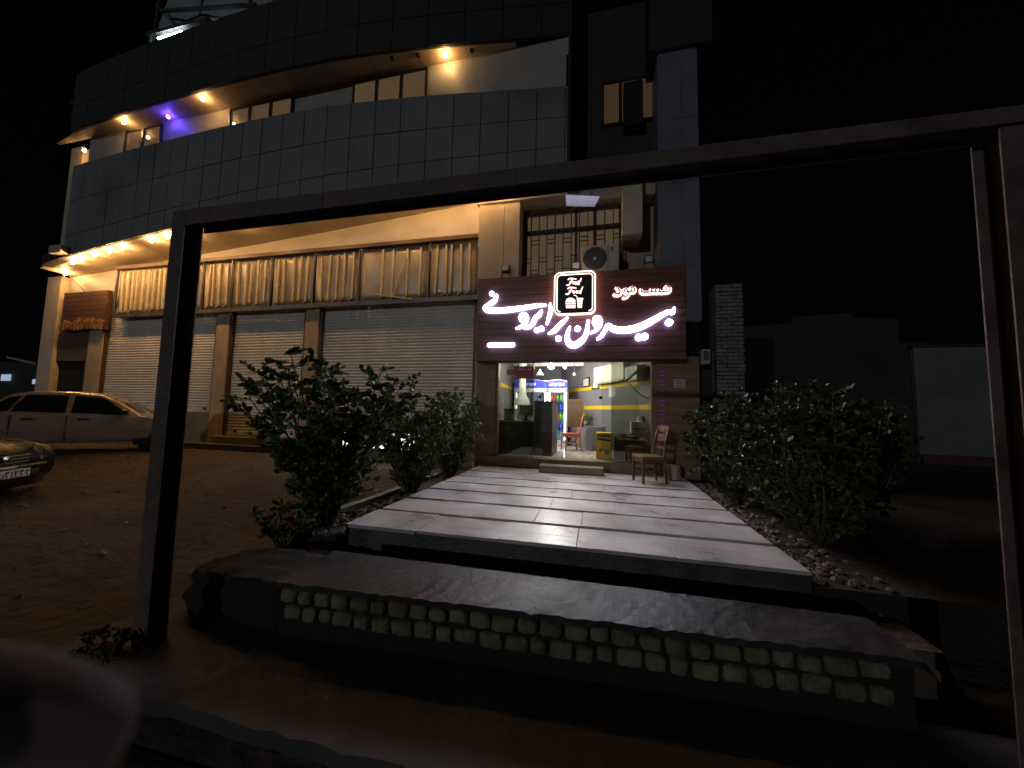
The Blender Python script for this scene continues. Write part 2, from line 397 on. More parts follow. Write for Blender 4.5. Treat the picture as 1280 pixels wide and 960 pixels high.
o = b.build('planter_rubble', M_rubble); tag(o, 'loose pale stones and rubble scattered in the planting strips beside the walkway', 'rubble'); o['kind'] = 'stuff'
b = MB()
for i in range(1300):
    x = rnd.uniform(-13, -3.5); y = rnd.uniform(2.0, 8); pebble(x, y, gz(x, y)+.002, rnd.uniform(.006, .014) if rnd.random() < .9 else rnd.uniform(.015, .035))
o = b.build('ground_pebbles', M_rubble); tag(o, 'small pebbles strewn over the brown dirt in front of the shutters', 'pebbles'); o['kind'] = 'stuff'

# cobbled retaining wall under the step slab
t = thing('retaining_wall', 'low retaining wall faced with two courses of yellowish cobblestones below the walkway', 'wall', (-.3, 2.6, -1.75))
b = MB(); b.box(-2.40, 1.76, 2.565, 3.07, -1.9, -1.386)
for p in b.v: p.y += .05*(p.x+.3)*(p.y < 3)
b.build('mortar', M_conc_d, t)
b = MB()
for c, (z0, z1) in enumerate(((-1.492, -1.392), (-1.615, -1.512))):
    x = -2.375+.03*c
    while x < 1.72:
        w = rnd.uniform(.125, .185)
        if x+w > 1.75: break
        pr = rnd.uniform(.015, .045); cx = x+w/2; cz = (z0+z1)/2+rnd.uniform(-.008, .008); hw = w/2-rnd.uniform(.005, .012); hh = (z1-z0)/2-rnd.uniform(-.004, .008); pw = rnd.uniform(.28, .5); sk = rnd.uniform(-.08, .08)
        ring = []
        for k in range(16):
            a = 2*math.pi*k/16; jx = rnd.uniform(.92, 1.04); jz = rnd.uniform(.90, 1.04); dx = hw*math.copysign(abs(math.cos(a))**pw, math.cos(a))*jx; dz = hh*math.copysign(abs(math.sin(a))**pw, math.sin(a))*jz
            ring.append((cx+dx+sk*dz, cz+dz))
        vs = [(x_, 2.58, z_) for x_, z_ in ring] + [(x_, 2.558-pr*.5, z_) for x_, z_ in ring] + [(cx+(x_-cx)*.74, 2.556-pr+rnd.uniform(-.008, .008), cz+(z_-cz)*.72) for x_, z_ in ring] + [(cx, 2.552-pr, cz)]
        fs = [(i, (i+1) % 16, (i+1) % 16+16, i+16) for i in range(16)] + [(i+16, (i+1) % 16+16, (i+1) % 16+32, i+32) for i in range(16)] + [(i+32, (i+1) % 16+32, 48) for i in range(16)]
        b.add(vs, fs)
        x += w
for p in b.v: p.y += .05*(p.x+.3)
b.build('cobblestones', M_stone, t, smooth=True)
t = thing('concrete_block', 'dark rough concrete block at the left end of the cobbled step', 'block', (-2.9, 2.6, -1.75))
def lump(b, x0, x1, y0, y1, z0, z1, n, amp):
    import bmesh
    bm = bmesh.new(); bmesh.ops.create_cube(bm, size=1); bmesh.ops.subdivide_edges(bm, edges=bm.edges[:], cuts=n, use_grid_fill=True)
    r_ = random.Random(5); vs = []
    for v in bm.verts:
        k = Vector((v.co.x*2, v.co.y*2, v.co.z*2)); e = max(0, abs(k.x)+abs(k.y)+abs(k.z)-2.0); q_ = v.co*(1-.07*e)
        vs.append(Vector(((x0+x1)/2+q_.x*(x1-x0), (y0+y1)/2+q_.y*(y1-y0), (z0+z1)/2+q_.z*(z1-z0)))+Vector((r_.uniform(-1, 1), r_.uniform(-1, 1), r_.uniform(-1, 1)))*amp)
    bm.verts.index_update(); b.add(vs, [tuple(v.index for v in f.verts) for f in bm.faces]); bm.free()
b = MB(); lump(b, -3.40, -2.405, 2.50, 3.1, -1.9, -1.40, 9, .022); b.build('block', M_conc_d, t, smooth=True)

# ------------------------------------------------------------------ the shop building
B = thing('shop_building', 'three storey commercial building with curved clad balconies, warm lit soffits and roller shutters', 'building', (-8, 8.6, -1.4))
YK = [(-18.9, 7.9), (-17, 7.5), (-15.4, 7.36), (-13.4, 7.24), (-10.9, 7.14), (-8.5, 7.08), (-6.5, 7.11), (-4.2, 7.31), (-2, 7.6), (-.68, 7.78)]
ZK = [(-18.9, 4.32), (-17, 4.42), (-15.5, 4.50), (-11.3, 4.78), (-7.7, 5.02), (-5.7, 5.17), (-1.55, 5.50), (-.68, 5.56)]
def Ya(x): return (interp(x-.8, YK)+interp(x, YK)*2+interp(x+.8, YK))/4 if -18 < x < -1.6 else interp(x, YK)
def Zb(x): return interp(x, ZK)
YS = 7.83; YW = 8.6; ZT = 7.42; ZU = 8.68; ZR = 10.7; XL = -16.1; XR = -.68
wall = MB()
wall.box(-18.0, -2.85, YW, YW+.3, 2.86, 5.9)                     # above the shutters
for x0, x1, z in ((-15.98, -11.2, -.2), (-10.72, -8.02, -.84), (-7.58, -2.95, -.22)): wall.box(x0, x1, YW-.04, YW+.3, -1.9, z)
wall.build('shopfront_wall', M_plinth, B)
# upper zone plaster in front, above billboard
b = MB(); b.box(-18.0, -2.85, YW-.02, YW-.001, 2.87, 5.9); b.build('upper_plaster', M_white, B)
for x0, x1 in ((-16.62, -15.98), (-11.2, -10.72), (-8.02, -7.58), (-2.95, -2.80)): MB().box(x0, x1, YW-.12, YW+.3, -1.9, 2.86).build('pier', M_pier, B, bevel=.01)
def shutter(x0, x1, z0, z1):
    m = MB(); n = int((z1-z0)/.085); prof = []
    for i in range(n):
        z = z0+.06+(z1-z0-.06)*i/n; h = (z1-z0-.06)/n
        prof += [(0, z), (-.022, z+h*.18), (-.026, z+h*.45), (-.018, z+h*.75), (0, z+h*.9)]
    prof.append((0, z1)); vs = []; fs = []
    for dy, z in prof: vs += [(x0, YW+.02+dy, z), (x1, YW+.02+dy, z)]
    for i in range(len(prof)-1): fs.append((2*i, 2*i+1, 2*i+3, 2*i+2))
    m.add(vs, fs); m.box(x0, x1, YW-.025, YW+.03, z0, z0+.06)
    s = m.build('roller_shutter', M_shut, B)
    MB().box(x0-.075, x0, YW-.075, YW+.06, z0-.02, z1).build('guide_rail', M_brown, s); MB().box(x1, x1+.075, YW-.075, YW+.06, z0-.02, z1).build('guide_rail', M_brown, s)
    for xx in (x0+.35, x1-.22): MB().lathe([(.0, YW-.06), (.035, YW-.06), (.035, YW-.02)], 8, (xx, 0, z0+.10), 'y').build('lock', M_blk, s)
shutter(-15.90, -11.28, -.2, 2.86); shutter(-10.64, -8.10, -.84, 2.86); shutter(-7.5, -3.03, -.22, 2.86)
# lit basement windows low behind the bushes
b = MB(); f = MB(); p = [aY(425, 548, 8.5).x, aY(545, 570, 8.5).x]; k = 5; w = (p[1]-p[0])/k
for i in range(k): b.box(p[0]+w*i+.06, p[0]+w*(i+1)-.06, YW-.055, YW-.046, -1.02, -.62)
f.box(p[0]-.03, p[1]+.03, YW-.09, YW-.057, -1.08, -1.02); f.box(p[0]-.03, p[1]+.03, YW-.09, YW-.057, -.62, -.57)
for i in range(k+1): f.box(p[0]+w*i-.06, p[0]+w*i+.06, YW-.09, YW-.057, -1.02, -.62)
bw = f.build('basement_window', M_frame, B); b.build('pane', E_base, bw)
# curved balcony band
def band(name, z_lo, z_hi, rows, x0, x1, step, m, cm, off=0.):
    core = MB(); pan = MB(); vs = []; fs = []; n = int((x1-x0)/.3); xs = [x0+(x1-x0)*i/n for i in range(n+1)]
    for x in xs:
        y = Ya(x)+.03+off; vs += [(x, y, z_lo(x)), (x, y, z_hi), (x, y+.05, z_hi), (x, y+.05, z_lo(x))]
    for i in range(n):
        k = 4*i; fs += [(k, k+4, k+5, k+1), (k+1, k+5, k+6, k+2), (k+2, k+6, k+7, k+3), (k+3, k+7, k+4, k)]
    fs += [(0, 1, 2, 3), (4*n, 4*n+1, 4*n+2, 4*n+3)]
    core.add(vs, fs); c = core.build(name, cm, B)
    x = x0; k = 0
    while x < x1-.05:
        xe = min(x1, x+step)
        for r0, r1 in rows:
            za = z_lo((x+xe)/2); H = z_hi-za; g = .009
            j = rnd.uniform(-.003, .003); A = [(x+g, r0), (xe-g, r0), (xe-g, r1), (x+g, r1)]; q = []
            for xx, r in A:
                zl = z_lo(xx); zz = zl+(z_hi-zl)*r; zz += g if r == r0 else -g; q.append((xx, Ya(xx)+off+j, zz))
            tl_ = rnd.uniform(-.006, .006); q[1] = (q[1][0], q[1][1]+tl_, q[1][2]); q[2] = (q[2][0], q[2][1]+tl_+rnd.uniform(-.004, .004), q[2][2]); q2 = [(a[0], a[1]+.026, a[2]) for a in q]
            pan.add(q+q2, [(0, 1, 2, 3), (0, 4, 5, 1), (1, 5, 6, 2), (2, 6, 7, 3), (3, 7, 4, 0)])
        x = xe
    pan.build('cladding_panels', m, c)
    return c
band('balcony_band', Zb, ZT, ((0, .22), (.22, .60), (.60, 1)), XL, XR, .64, M_clad, M_joint)
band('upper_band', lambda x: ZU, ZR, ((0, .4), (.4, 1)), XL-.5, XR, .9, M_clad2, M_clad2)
def soffit(name, zf, x0, x1, panel, yb=YW):
    m = MB(); n = int((x1-x0)/panel); g = MB()
    for i in range(n):
        a = x0+(x1-x0)*i/n+.006; c = x0+(x1-x0)*(i+1)/n-.006
        if Ya(a)+.12 > yb or Ya(c)+.12 > yb: continue
        m.add([(a, Ya(a)+.09, zf(a)+.012), (c, Ya(c)+.09, zf(c)+.012), (c, yb, zf(c)+.012), (a, yb, zf(a)+.012),
               (a, Ya(a)+.09, zf(a)+.03), (c, Ya(c)+.09, zf(c)+.03), (c, yb, zf(c)+.03), (a, yb, zf(a)+.03)],
              [(0, 1, 2, 3), (4, 7, 6, 5), (0, 4, 5, 1), (2, 6, 7, 3), (0, 3, 7, 4), (1, 5, 6, 2)])
        g.add([(a-.01, Ya(a)+.09, zf(a)+.05), (c+.01, Ya(c)+.09, zf(c)+.05), (c+.01, yb, zf(c)+.05), (a-.01, yb, zf(a)+.05)], [(0, 1, 2, 3)])
    s = m.build(name, M_soff, B); g.build('joint_backing', M_gap, s)
soffit('lower_soffit', Zb, -17.9, XR, .95)
soffit('upper_soffit', lambda x: ZU, -17.8, XR, 1.2, YS)
# soffit fascia strip at the left end beyond the band
b = MB(); n = 10
for i in range(n):
    a = -17.5+1.4*i/n; c = -17.5+1.4*(i+1)/n
    b.add([(a, Ya(a), Zb(a)), (c, Ya(c), Zb(c)), (c, Ya(c), Zb(c)+.3), (a, Ya(a), Zb(a)+.3), (a, Ya(a)+.25, Zb(a)), (c, Ya(c)+.25, Zb(c)), (c, Ya(c)+.25, Zb(c)+.3), (a, Ya(a)+.25, Zb(a)+.3)],
          [(0, 1, 2, 3), (0, 4, 5, 1), (3, 2, 6, 7), (4, 7, 6, 5)])
b.box(-17.5, XL, 8.0, YW, 4.75, 5.0)
b.build('soffit_edge', M_clad2, B)
q = aY(70, 311, 7.35); q2 = aY(84, 317, 7.35); b = MB(); b.box(q.x, q2.x, 7.2, 7.62, q2.z-.01, q.z+.03); b.build('scupper_box', M_plast, B)
# second floor

b = MB(); b.box(-16.3, XR, YS, YS+.3, 5.6, ZU+.01); b.box(-16.3, XR, YS+.3, YS+.6, ZU+.01, ZR-.2); b.build('second_floor_wall', M_white, B)
b = MB(); b.box(-17.5, XR, YS+.3, YW+.05, 5.72, 5.88); b.build('balcony_floor', M_conc, B)
def recess_window(x0, x1, z0, z1, y, n, parent=B, m=None):
    f = MB(); t = .05
    f.box(x0, x1, y-.07, y, z1-t, z1); f.box(x0, x1, y-.07, y, z0, z0+t)
    xs = [x0+(x1-x0)*i/n for i in range(n+1)]
    for i, x in enumerate(xs):
        a = max(x0, x-t/2*(1.6)); c = min(x1, x+t/2*1.6); f.box(a, c, y-.075, y, z0+t, z1-t)
    w = f.build('window', M_blk, parent); g = MB()
    for i in range(n): g.box(xs[i]+.04, xs[i+1]-.04, y-.03, y-.012, z0+t, z1-t)
    g.build('pane', m or M_win, w); return w
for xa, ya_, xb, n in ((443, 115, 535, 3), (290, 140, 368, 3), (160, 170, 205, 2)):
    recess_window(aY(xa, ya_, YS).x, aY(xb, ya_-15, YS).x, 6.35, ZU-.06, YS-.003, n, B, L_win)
# left end pillar
b = MB(); b.box(-18.95, -18.25, 8.45, 8.95, -1.3, 4.40); b.box(-18.2, -17.6, 8.3, 8.8, 5.0, ZU+.3); b.build('end_pillar', M_plast, B, bevel=.01)
b = MB(); b.box(-18.25, -16.62, YW-.05, YW+.3, 1.42, 2.4); b.build('brick_lintel', M_brickb, B)
b = MB(); b.box(-16.8, -16.62, YW-.06, YW+.3, -1.3, 1.42); b.build('doorway_jamb', M_brickb, B)
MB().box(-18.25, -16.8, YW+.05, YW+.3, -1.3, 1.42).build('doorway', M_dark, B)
# roof slab, back
b = MB(); b.box(-17.9, 2.05, 8.9, 18, 5.6, 5.7); b.box(-17.9, 2.05, 8.0, 18, ZR-.35, ZR-.2); b.box(-17.9, -17.7, 8.95, 18, -1.3, ZR); b.build('roof_slab', M_conc_d, B)
# right hand bay: recess, blue grey column, cream column, grille window
b = MB(); b.box(XR, 1.26, 8.75, 9.0, 5.35, 12.5); b.box(XR, XR+.06, 7.78, 8.75, 5.0, 12.5); b.build('recess_wall', M_clad2, B)
b = MB(); b.box(XR-.05, XR-.002, 7.80, 7.86, 5.5, 8.2); b.build('corner_trim', M_chrome, B)
b = MB()
zz = [1.95, 3.1, 4.96, 6.4, 7.93]
for z0, z1 in zip(zz, zz[1:]):
    for x0, x1 in ((1.25, 1.72), (1.73, 2.06)): b.box(x0, x1, 7.98, 9.0, z0+.004, z1-.004)
b.box(1.27, 2.04, 8.0, 9.0, 1.94, 12.4); b.build('corner_column', M_col, B)
b = MB(); b.box(1.1, 2.35, 7.9, 9.0, 8.0, 12.5); b.build('upper_bay', M_clad2, B)
recess_window(aY(753, 120, 8.7).x, aY(822, 120, 8.7).x, aY(790, 153, 8.7).z, aY(790, 98, 8.7).z, 8.74, 3, B, L_dim)
p, q = aY(779, 110, 8.6), aY(803, 160, 8.6); b = MB(); b.box(p.x, q.x, 8.45, 8.66, q.z, p.z); b.build('cooler_box', M_blk, B)
p, q = aY(772.5, 100, 8.7), aY(777.5, 151, 8.7); b = MB(); b.box(p.x, q.x, 8.712, 8.718, q.z, p.z); p, q = aY(777.6, 104, 8.7), aY(794, 110, 8.7); b.box(p.x, q.x, 8.712, 8.718, q.z, p.z); b.build('lit_gap', glowwin('lit_gap', (1, .86, .70), .5), B)
b = MB(); b.box(-2.80, -2.18, 8.02, 8.9, 3.0, 4.98); b.box(-2.17, -1.80, 8.02, 8.9, 3.0, 4.98); b.build('cream_column', M_plast, B)
b = MB(); b.box(-2.86, XR, 8.0, 8.9, 4.98, 5.5); b.box(XR, 1.24, 8.3, 8.9, 4.95, 5.36); b.build('window_head', M_soff, B)
b = MB(); b.box(-1.8, 1.25, 8.72, 8.9, 2.9, 5.0); b.build('window_wall', M_pier, B)
gx0, gx1, gz0, gz1 = -1.78, .53, 3.15, 4.93
wf = MB(); wf.box(gx0, gx1, 8.56, 8.70, gz1-.06, gz1); wf.box(gx0, gx1, 8.56, 8.70, 4.38, 4.46)
for x in (gx0, -.55, -.12, gx1-.06): wf.box(x, x+.06, 8.56, 8.70, gz0, gz1)
wf = wf.build('grille_window', M_brown, B)
g = MB(); g.box(gx0+.06, gx1-.06, 8.64, 8.66, gz0, gz1-.06); g.build('pane', L_cur, wf)
g = MB(); n = 12; sp = (gx1-gx0)/n
for i in range(n+1): g.box(gx0+sp*i-.012, gx0+sp*i+.012, 8.41, 8.44, gz0, gz1)
for z in (4.30, 4.40, 4.86): g.box(gx0, gx1, 8.445, 8.465, z, z+.022)
for i in range(n):
    for z in ((4.16, 4.06) if i % 2 else (3.72, 3.62)): g.box(gx0+sp*i, gx0+sp*(i+1), 8.445, 8.462, z, z+.018)
    for z in ((3.42, 3.32) if i % 2 else (3.2,)): g.box(gx0+sp*i, gx0+sp*(i+1), 8.445, 8.462, z, z+.018)
g.build('security_grille', M_brown, wf)
# pipe duct right of the grille
q0 = aY(778, 232, 8.0); q1 = aY(803, 291, 8.0)
b = MB(); b.box(q0.x, q1.x, 7.98, 8.7, q1.z, 5.4); b.build('duct', M_plast, B)
# lower cladding round the shop opening
DX0, DX1, DZ0, DZ1, DY = -2.28, 1.12, -1.03, 1.17, 8.35
for xa, xb in ((DX1+.06, 2.05), (-2.80, DX0-.06)):
    b = MB()
    for i in range(9): z = -1.3+i*.29; b.box(xa, xb, 8.2, 8.6, z+.003, z+.287)
    b.build('wood_cladding', M_cladw, B)
b = MB(); b.box(-2.55, 1.25, 8.16, 8.62, -1.9, DZ0); b.build('threshold', M_plinth, B)
b = MB(); b.box(-2.80, 2.05, 8.2, 8.62, DZ1+.07, 3.1); b.build('lintel_wall', M_dark, B)
# interior shell (part of the building)
wx = lambda y: 1.38-.53*(y-8.5)
b = MB(); b.slab([(-2.9, 8.62), (1.38, 8.62), (1.38, 8.5), (wx(13.6), 13.6), (-2.9, 13.6)], DZ0-.06, DZ0); b.build('interior_floor', M_tile, B)
b = MB(); b.slab([(-2.9, 8.62), (1.5, 8.62), (wx(13.6)+.1, 13.7), (-2.9, 13.7)], 1.72, 1.8)
for y in (9.5, 10.7, 11.9): b.box(-2.75, wx(y)-.02, y, y+.16, 1.54, 1.72)
b.build('interior_ceiling', M_ceil, B)
b = MB(); b.box(-2.9, -2.75, 8.62, 13.7, DZ0, 1.72); b.box(-2.75, wx(13.6), 13.6, 13.7, DZ0, 1.72)
b.add([(wx(8.62), 8.62, DZ0), (wx(13.6), 13.6, DZ0), (wx(13.6), 13.6, 1.72), (wx(8.62), 8.62, 1.72), (wx(8.62)+.1, 8.62, DZ0), (wx(13.6)+.1, 13.6, DZ0), (wx(13.6)+.1, 13.6, 1.72), (wx(8.62)+.1, 8.62, 1.72)],
      [(0, 1, 2, 3), (4, 7, 6, 5), (3, 2, 6, 7)])
b.build('interior_wall', M_igrey, B)
b = MB()
for z0, z1 in ((.73, .84), (.13, .24)):
    b.add([(wx(8.64)-.004, 8.64, z0), (wx(13.58)-.004, 13.58, z0), (wx(13.58)-.004, 13.58, z1), (wx(8.64)-.004, 8.64, z1), (wx(8.64)+.01, 8.64, z0), (wx(13.58)+.01, 13.58, z0), (wx(13.58)+.01, 13.58, z1), (wx(8.64)+.01, 8.64, z1)],
          [(0, 1, 2, 3), (3, 2, 6, 7), (0, 4, 5, 1), (0, 3, 7, 4)])
b.box(-2.752, -2.742, 8.64, 13.6, .73, .84); b.build('wall_stripe', M_yel, B)

# soffit bulbs ------------------------------------------------------
def bulb(loc, e, label, group, r=.042, name='soffit_lamp'):
    t = thing(name, label, 'ceiling lamp', loc, group); x, y, z = loc
    m = MB(); m.lathe([(.0, z), (.055, z), (.055, z-.02), (.03, z-.03), (.03, z-.05)], 12, (x, y, 0)); m.build('socket', M_acw, t)
    MB().ball((x, y, z-.05-r*.8), r, 8, 6).build('bulb', e, t, smooth=True); return t
def on_soffit(px, py, zf, drop):
    X = -8
    for _ in range(25): p = aZ(px, py, zf(X)-drop); X = p.x
    return p
LOW = [(81, 343), (91, 329), (99.4, 323.3), (109.7, 317), (124, 311), (138.8, 305.8), (175, 296), (193.6, 290.5), (213.8, 283.5), (352, 249.5), (447, 235.5)]
LT = ['warm soffit bulb lowest and furthest left beside the end pillar', 'second warm soffit bulb in from the end pillar', 'third warm soffit bulb in from the end pillar', 'fourth warm soffit bulb in from the end pillar',
      'fifth warm soffit bulb in from the end pillar', 'sixth warm soffit bulb in from the end pillar, just before the unlit gap', 'warm soffit bulb just after the unlit gap in the row', 'warm soffit bulb between the unlit gap and the steel post',
      'warm soffit bulb half hidden by the top of the steel post', 'warm soffit bulb just above the steel beam under the curved band middle', 'warm soffit bulb above the steel beam, nearest the shop sign']
for (px, py), lb in zip(LOW, LT):
    p = on_soffit(px, py, Zb, .08); x = p.x; y = max(p.y, Ya(p.x)+.2)
    bulb((x, y, Zb(x)+.01), E_warm, lb, 'warm bulbs under the lower balcony')
# unseen bulbs added behind the beam carry the row on for light
for x in (-9.4, -4.2, -3.1, -2.2):
    bulb((x, min(7.86, Ya(x)+.3), Zb(x)+.01), E_warm, {-9.4: 'unseen warm soffit bulb behind the steel beam above the narrow middle shutter', -4.2: 'unseen warm soffit bulb behind the steel beam above the leaning loose batten', -3.1: 'unseen warm soffit bulb behind the steel beam above the right end of the billboard', -2.2: 'warm soffit bulb right over the cream column beside the barred window'}[x], 'warm bulbs under the lower balcony')
for (px, py), lb in zip([(553, 62), (249, 121), (154, 153)], ['warm lamp under the upper soffit over the pale wall near the right end', 'warm lamp under the upper soffit beside the blue lamp', 'warm lamp under the upper soffit at the left end of the balcony']):
    p = on_soffit(px, py, lambda x: ZU, .08); y = max(p.y, Ya(p.x)+.2)
    bulb((p.x, y, ZU+.01), E_warm2, lb, 'warm lamps under the upper soffit')
bulb((-17.15, 8.12, ZU+.01), E_warm2, 'unseen warm lamp added behind the upper band edge to light the end pillar', 'warm lamps under the upper soffit')  # unseen bulb added so the end pillar is lit
p = on_soffit(210, 148, lambda x: ZU, .12)
bulb((p.x, max(p.y, Ya(p.x)+.2), ZU+.01), E_blue, 'glowing deep blue lamp under the upper soffit', None, .045, 'blue_lamp')
for px, py in ((488, 70), (520, 66), (588, 60)):
    p = on_soffit(px, py, lambda x: ZU, .03)
    tag(MB().lathe([(0, ZU-.02), (.05, ZU-.02), (.06, ZU+.012)], 10, (p.x, max(p.y, Ya(p.x)+.2), 0)).build('unlit_lamp', M_blk), 'small unlit dark lamp socket in the upper soffit', 'ceiling lamp', 'unlit sockets in the upper soffit')

# ------------------------------------------------------------------ rooftop shed
t = thing('rooftop_shed', 'pale translucent sheeted shelter with steel ribs on the roof, lit from inside', 'shelter', (-12, 9.2, ZR-.2))
xl, xr = aY(184, 30, 9).x, aY(345, 0, 9).x; zl0 = 12.3; zt0 = aY(190, 14, 9.2).z
b = MB(); nx, nz = 28, 10; vs = []; fs = []
for k in range(nz+1):
    for i in range(nx+1):
        top = zt0+min(1, i/5)*2.4-.5+.1*i
        vs.append((xl+(xr-xl)*i/nx + (.25*(k/nz) if i == 0 else 0), 9.1+.05*math.sin(i*.8+k*.5)+rnd.uniform(-.03, .03)+.25*(k/nz), zl0+(top-zl0)*k/nz))
for k in range(nz):
    for i in range(nx): fs.append((k*(nx+1)+i, k*(nx+1)+i+1, (k+1)*(nx+1)+i+1, (k+1)*(nx+1)+i))
b.add(vs, fs); o = b.build('sheeting', M_tarp, t, smooth=True); o.modifiers.new('solid', 'SOLIDIFY').thickness = .01
b = MB()
for x in (xl+.2, xl+2.4, xl+4.6, xr-.2): b.bar((x, 9.0, ZR-.2), (x, 9.2, 16.2), .07)
p, q = aY(200, 14, 8.9), aY(320, 6, 8.9); b.bar(p, q, .09)
p, q = aY(196, 6, 8.9), aY(220, 34, 8.9); b.bar(p, q, .05)
p, q = aY(186, 45, 8.4), aY(262, 25, 8.4); b.bar(p, q, .16, .12); b.bar((p.x+.1, 8.4, ZR-.2), (p.x+.1, 8.4, p.z), .06); b.bar((q.x-.1, 8.4, ZR-.2), (q.x-.1, 8.4, q.z), .06)
b.build('frame', M_frame, t)
b = MB(); b.tube([aY(198, 48, 8.35), aY(228, 40, 8.35)], .03); b.build('tube_light', E_roof, t)

# ------------------------------------------------------------------ billboard frame
BY = 8.36
t = thing('billboard', 'long empty billboard of battered sheet metal on a frame above the shutters', 'billboard', (-8, BY, 2.9))
tl = aY(148, 336, BY); bl = aY(128, 396, BY); tr = aY(600, 296, BY); br = aY(597, 372, BY)
BX0, BX1 = tl.x, tr.x
def bt(x): return tl.z+(tr.z-tl.z)*(x-BX0)/(BX1-BX0)
def bb(x): return bl.z+(br.z-bl.z)*(x-BX0)/(BX1-BX0)
f = MB(); f.bar((BX0, BY-.03, bt(BX0)), (BX1, BY-.03, bt(BX1)), .12, .10); f.build('top_rail', M_brown, t); f = MB(); f.bar((BX0, BY, bb(BX0)), (BX1, BY, bb(BX1)), .09, .11)
f.bar((BX0, BY+.2, bt(BX0)+.02), (BX1, BY+.2, bt(BX1)+.02), .05); 
for x in (BX0, BX1): f.bar((x, BY, bb(x)), (x, BY, bt(x)), .06)
for x in (BX0, BX0+2.2, -8.2, -5.2, BX1): f.bar((x, BY, bt(x)), (x, YW, bt(x)+.03), .04); f.bar((x, BY, bb(x)), (x, YW, bb(x)), .05)
f.bar((BX0, BY+.02, bb(BX0)), (BX0, BY+.2, bt(BX0)), .03)
for px in (255, 291, 340, 393, 449, 536): x = aY(px, 340, BY).x; f.bar((x, BY-.02, bb(x)), (x, BY-.02, bt(x)), .035, .03)
f.build('frame', M_frame, t)
seg = [BX0+.05]+[aY(px, 340, BY).x for px in (255, 291, 340, 393, 449, 536)]+[BX1-.04]
nbat = [15, 4, 5, 5, 5, 5, 5]
for i, (xa, xb) in enumerate(zip(seg, seg[1:])):
    m = MB(); nx = max(4, int((xb-xa)/.16)); nz = 7; vs = []; fs = []
    ph = rnd.uniform(0, 6)
    for k in range(nz+1):
        for j in range(nx+1):
            x = xa+.03+(xb-xa-.06)*j/nx; z0 = bb(x)+.06; z1 = bt(x)-.04; zz_ = z0+(z1-z0)*k/nz
            vs.append((x, BY+.05+.010*math.sin(j*.5+ph)*math.sin(k*.6+ph)+rnd.uniform(-.005, .005), zz_))
    for k in range(nz):
        for j in range(nx): fs.append((k*(nx+1)+j, k*(nx+1)+j+1, (k+1)*(nx+1)+j+1, (k+1)*(nx+1)+j))
    m.add(vs, fs); s = m.build('sheet_panel', M_sheet, t, smooth=True)
    so_ = s.modifiers.new('solid', 'SOLIDIFY'); so_.thickness = .006
    q = MB()
    for j in range(nbat[i]):
        if i == 5 and j == 0: continue
        x = xa+.1+(xb-xa-.2)*(j+.5)/nbat[i]+rnd.uniform(-.05, .05); ln = rnd.uniform(-.022, .022)
        q.bar((x+ln, BY+.005, bb(x)+.12+rnd.uniform(0, .08)), (x-ln, BY+.005, bt(x)-.12-rnd.uniform(0, .06)), .045, .05)
        if rnd.random() < .5: q.bar((x-.1, BY-.005, bb(x)+.1), (x+.03, BY-.005, bb(x)+.17), .035, .02)
    q.build('batten', M_batten, s)
q = MB(); a = aY(508, 322, BY-.05); c = aY(489, 375, BY-.05); q.bar(a, c, .035, .03); a = aY(468, 368, BY-.06); c = aY(515, 374, BY-.06); q.bar(a, c, .04, .03)
q.build('loose_batten', M_batten, t)

# ------------------------------------------------------------------ small left shop sign and details
t = thing('shop_sign', 'red brown slatted sign board with gold letters over the dark doorway', 'sign', (-17.2, 8.4, 2.4))
b = MB()
for i in range(8): z = 2.42+i*.165; b.box(-17.85, -15.75, 8.38, 8.5, z+.004, z+.158)
b.build('board', M_signr, t)
b = MB(); x = -17.75
while x < -15.9:
    w = rnd.uniform(.14, .24); pts = [(x, 2.50+rnd.uniform(0, .05), .05), (x+w*.4, 2.42+rnd.uniform(0, .05), .07), (x+w*.8, 2.5+rnd.uniform(0, .2), .06), (x+w, 2.62+rnd.uniform(0, .2), .045)]
    brush(b, pts, 8.38, 8.30); x += w*.95
b.build('letters', M_gold, t)
t = thing('wall_cabinet', 'small dark metal cabinet with a stone shelf beside the leftmost shutter', 'cabinet', (-16.3, 8.3, .1))
b = MB(); b.box(-16.75, -16.1, 8.28, 8.46, -.9, .18); b.build('cabinet', M_brickb, t, bevel=.01); b = MB(); b.box(-16.95, -16.0, 8.15, 8.46, .2, .27); b.build('shelf', M_plinth, t, bevel=.008)
t = thing('wire_bracket', 'thin slanting stay wire between the soffit and the small red sign', 'wire', (-16.8, 8.2, 4.0))
MB().tube([aY(88, 346, 8.3), aY(114, 372, 8.3)], .012, 5).build('wire', M_frame, t)
# step in front of the middle shutter
t = thing('door_step', 'two low stone steps in front of the narrow middle shutter', 'steps', (-9.6, 8.2, -1.4))
a = aY(245, 558, 8.2).x; c = -7.7
MB().box(a+.35, c, 8.3, YW-.045, -1.6, -.87).build('upper_step', M_plinth, t, bevel=.012)
MB().box(a-.35, c+.2, 7.95, 8.296, -1.7, -1.06).build('lower_step', M_conc, t, bevel=.012)

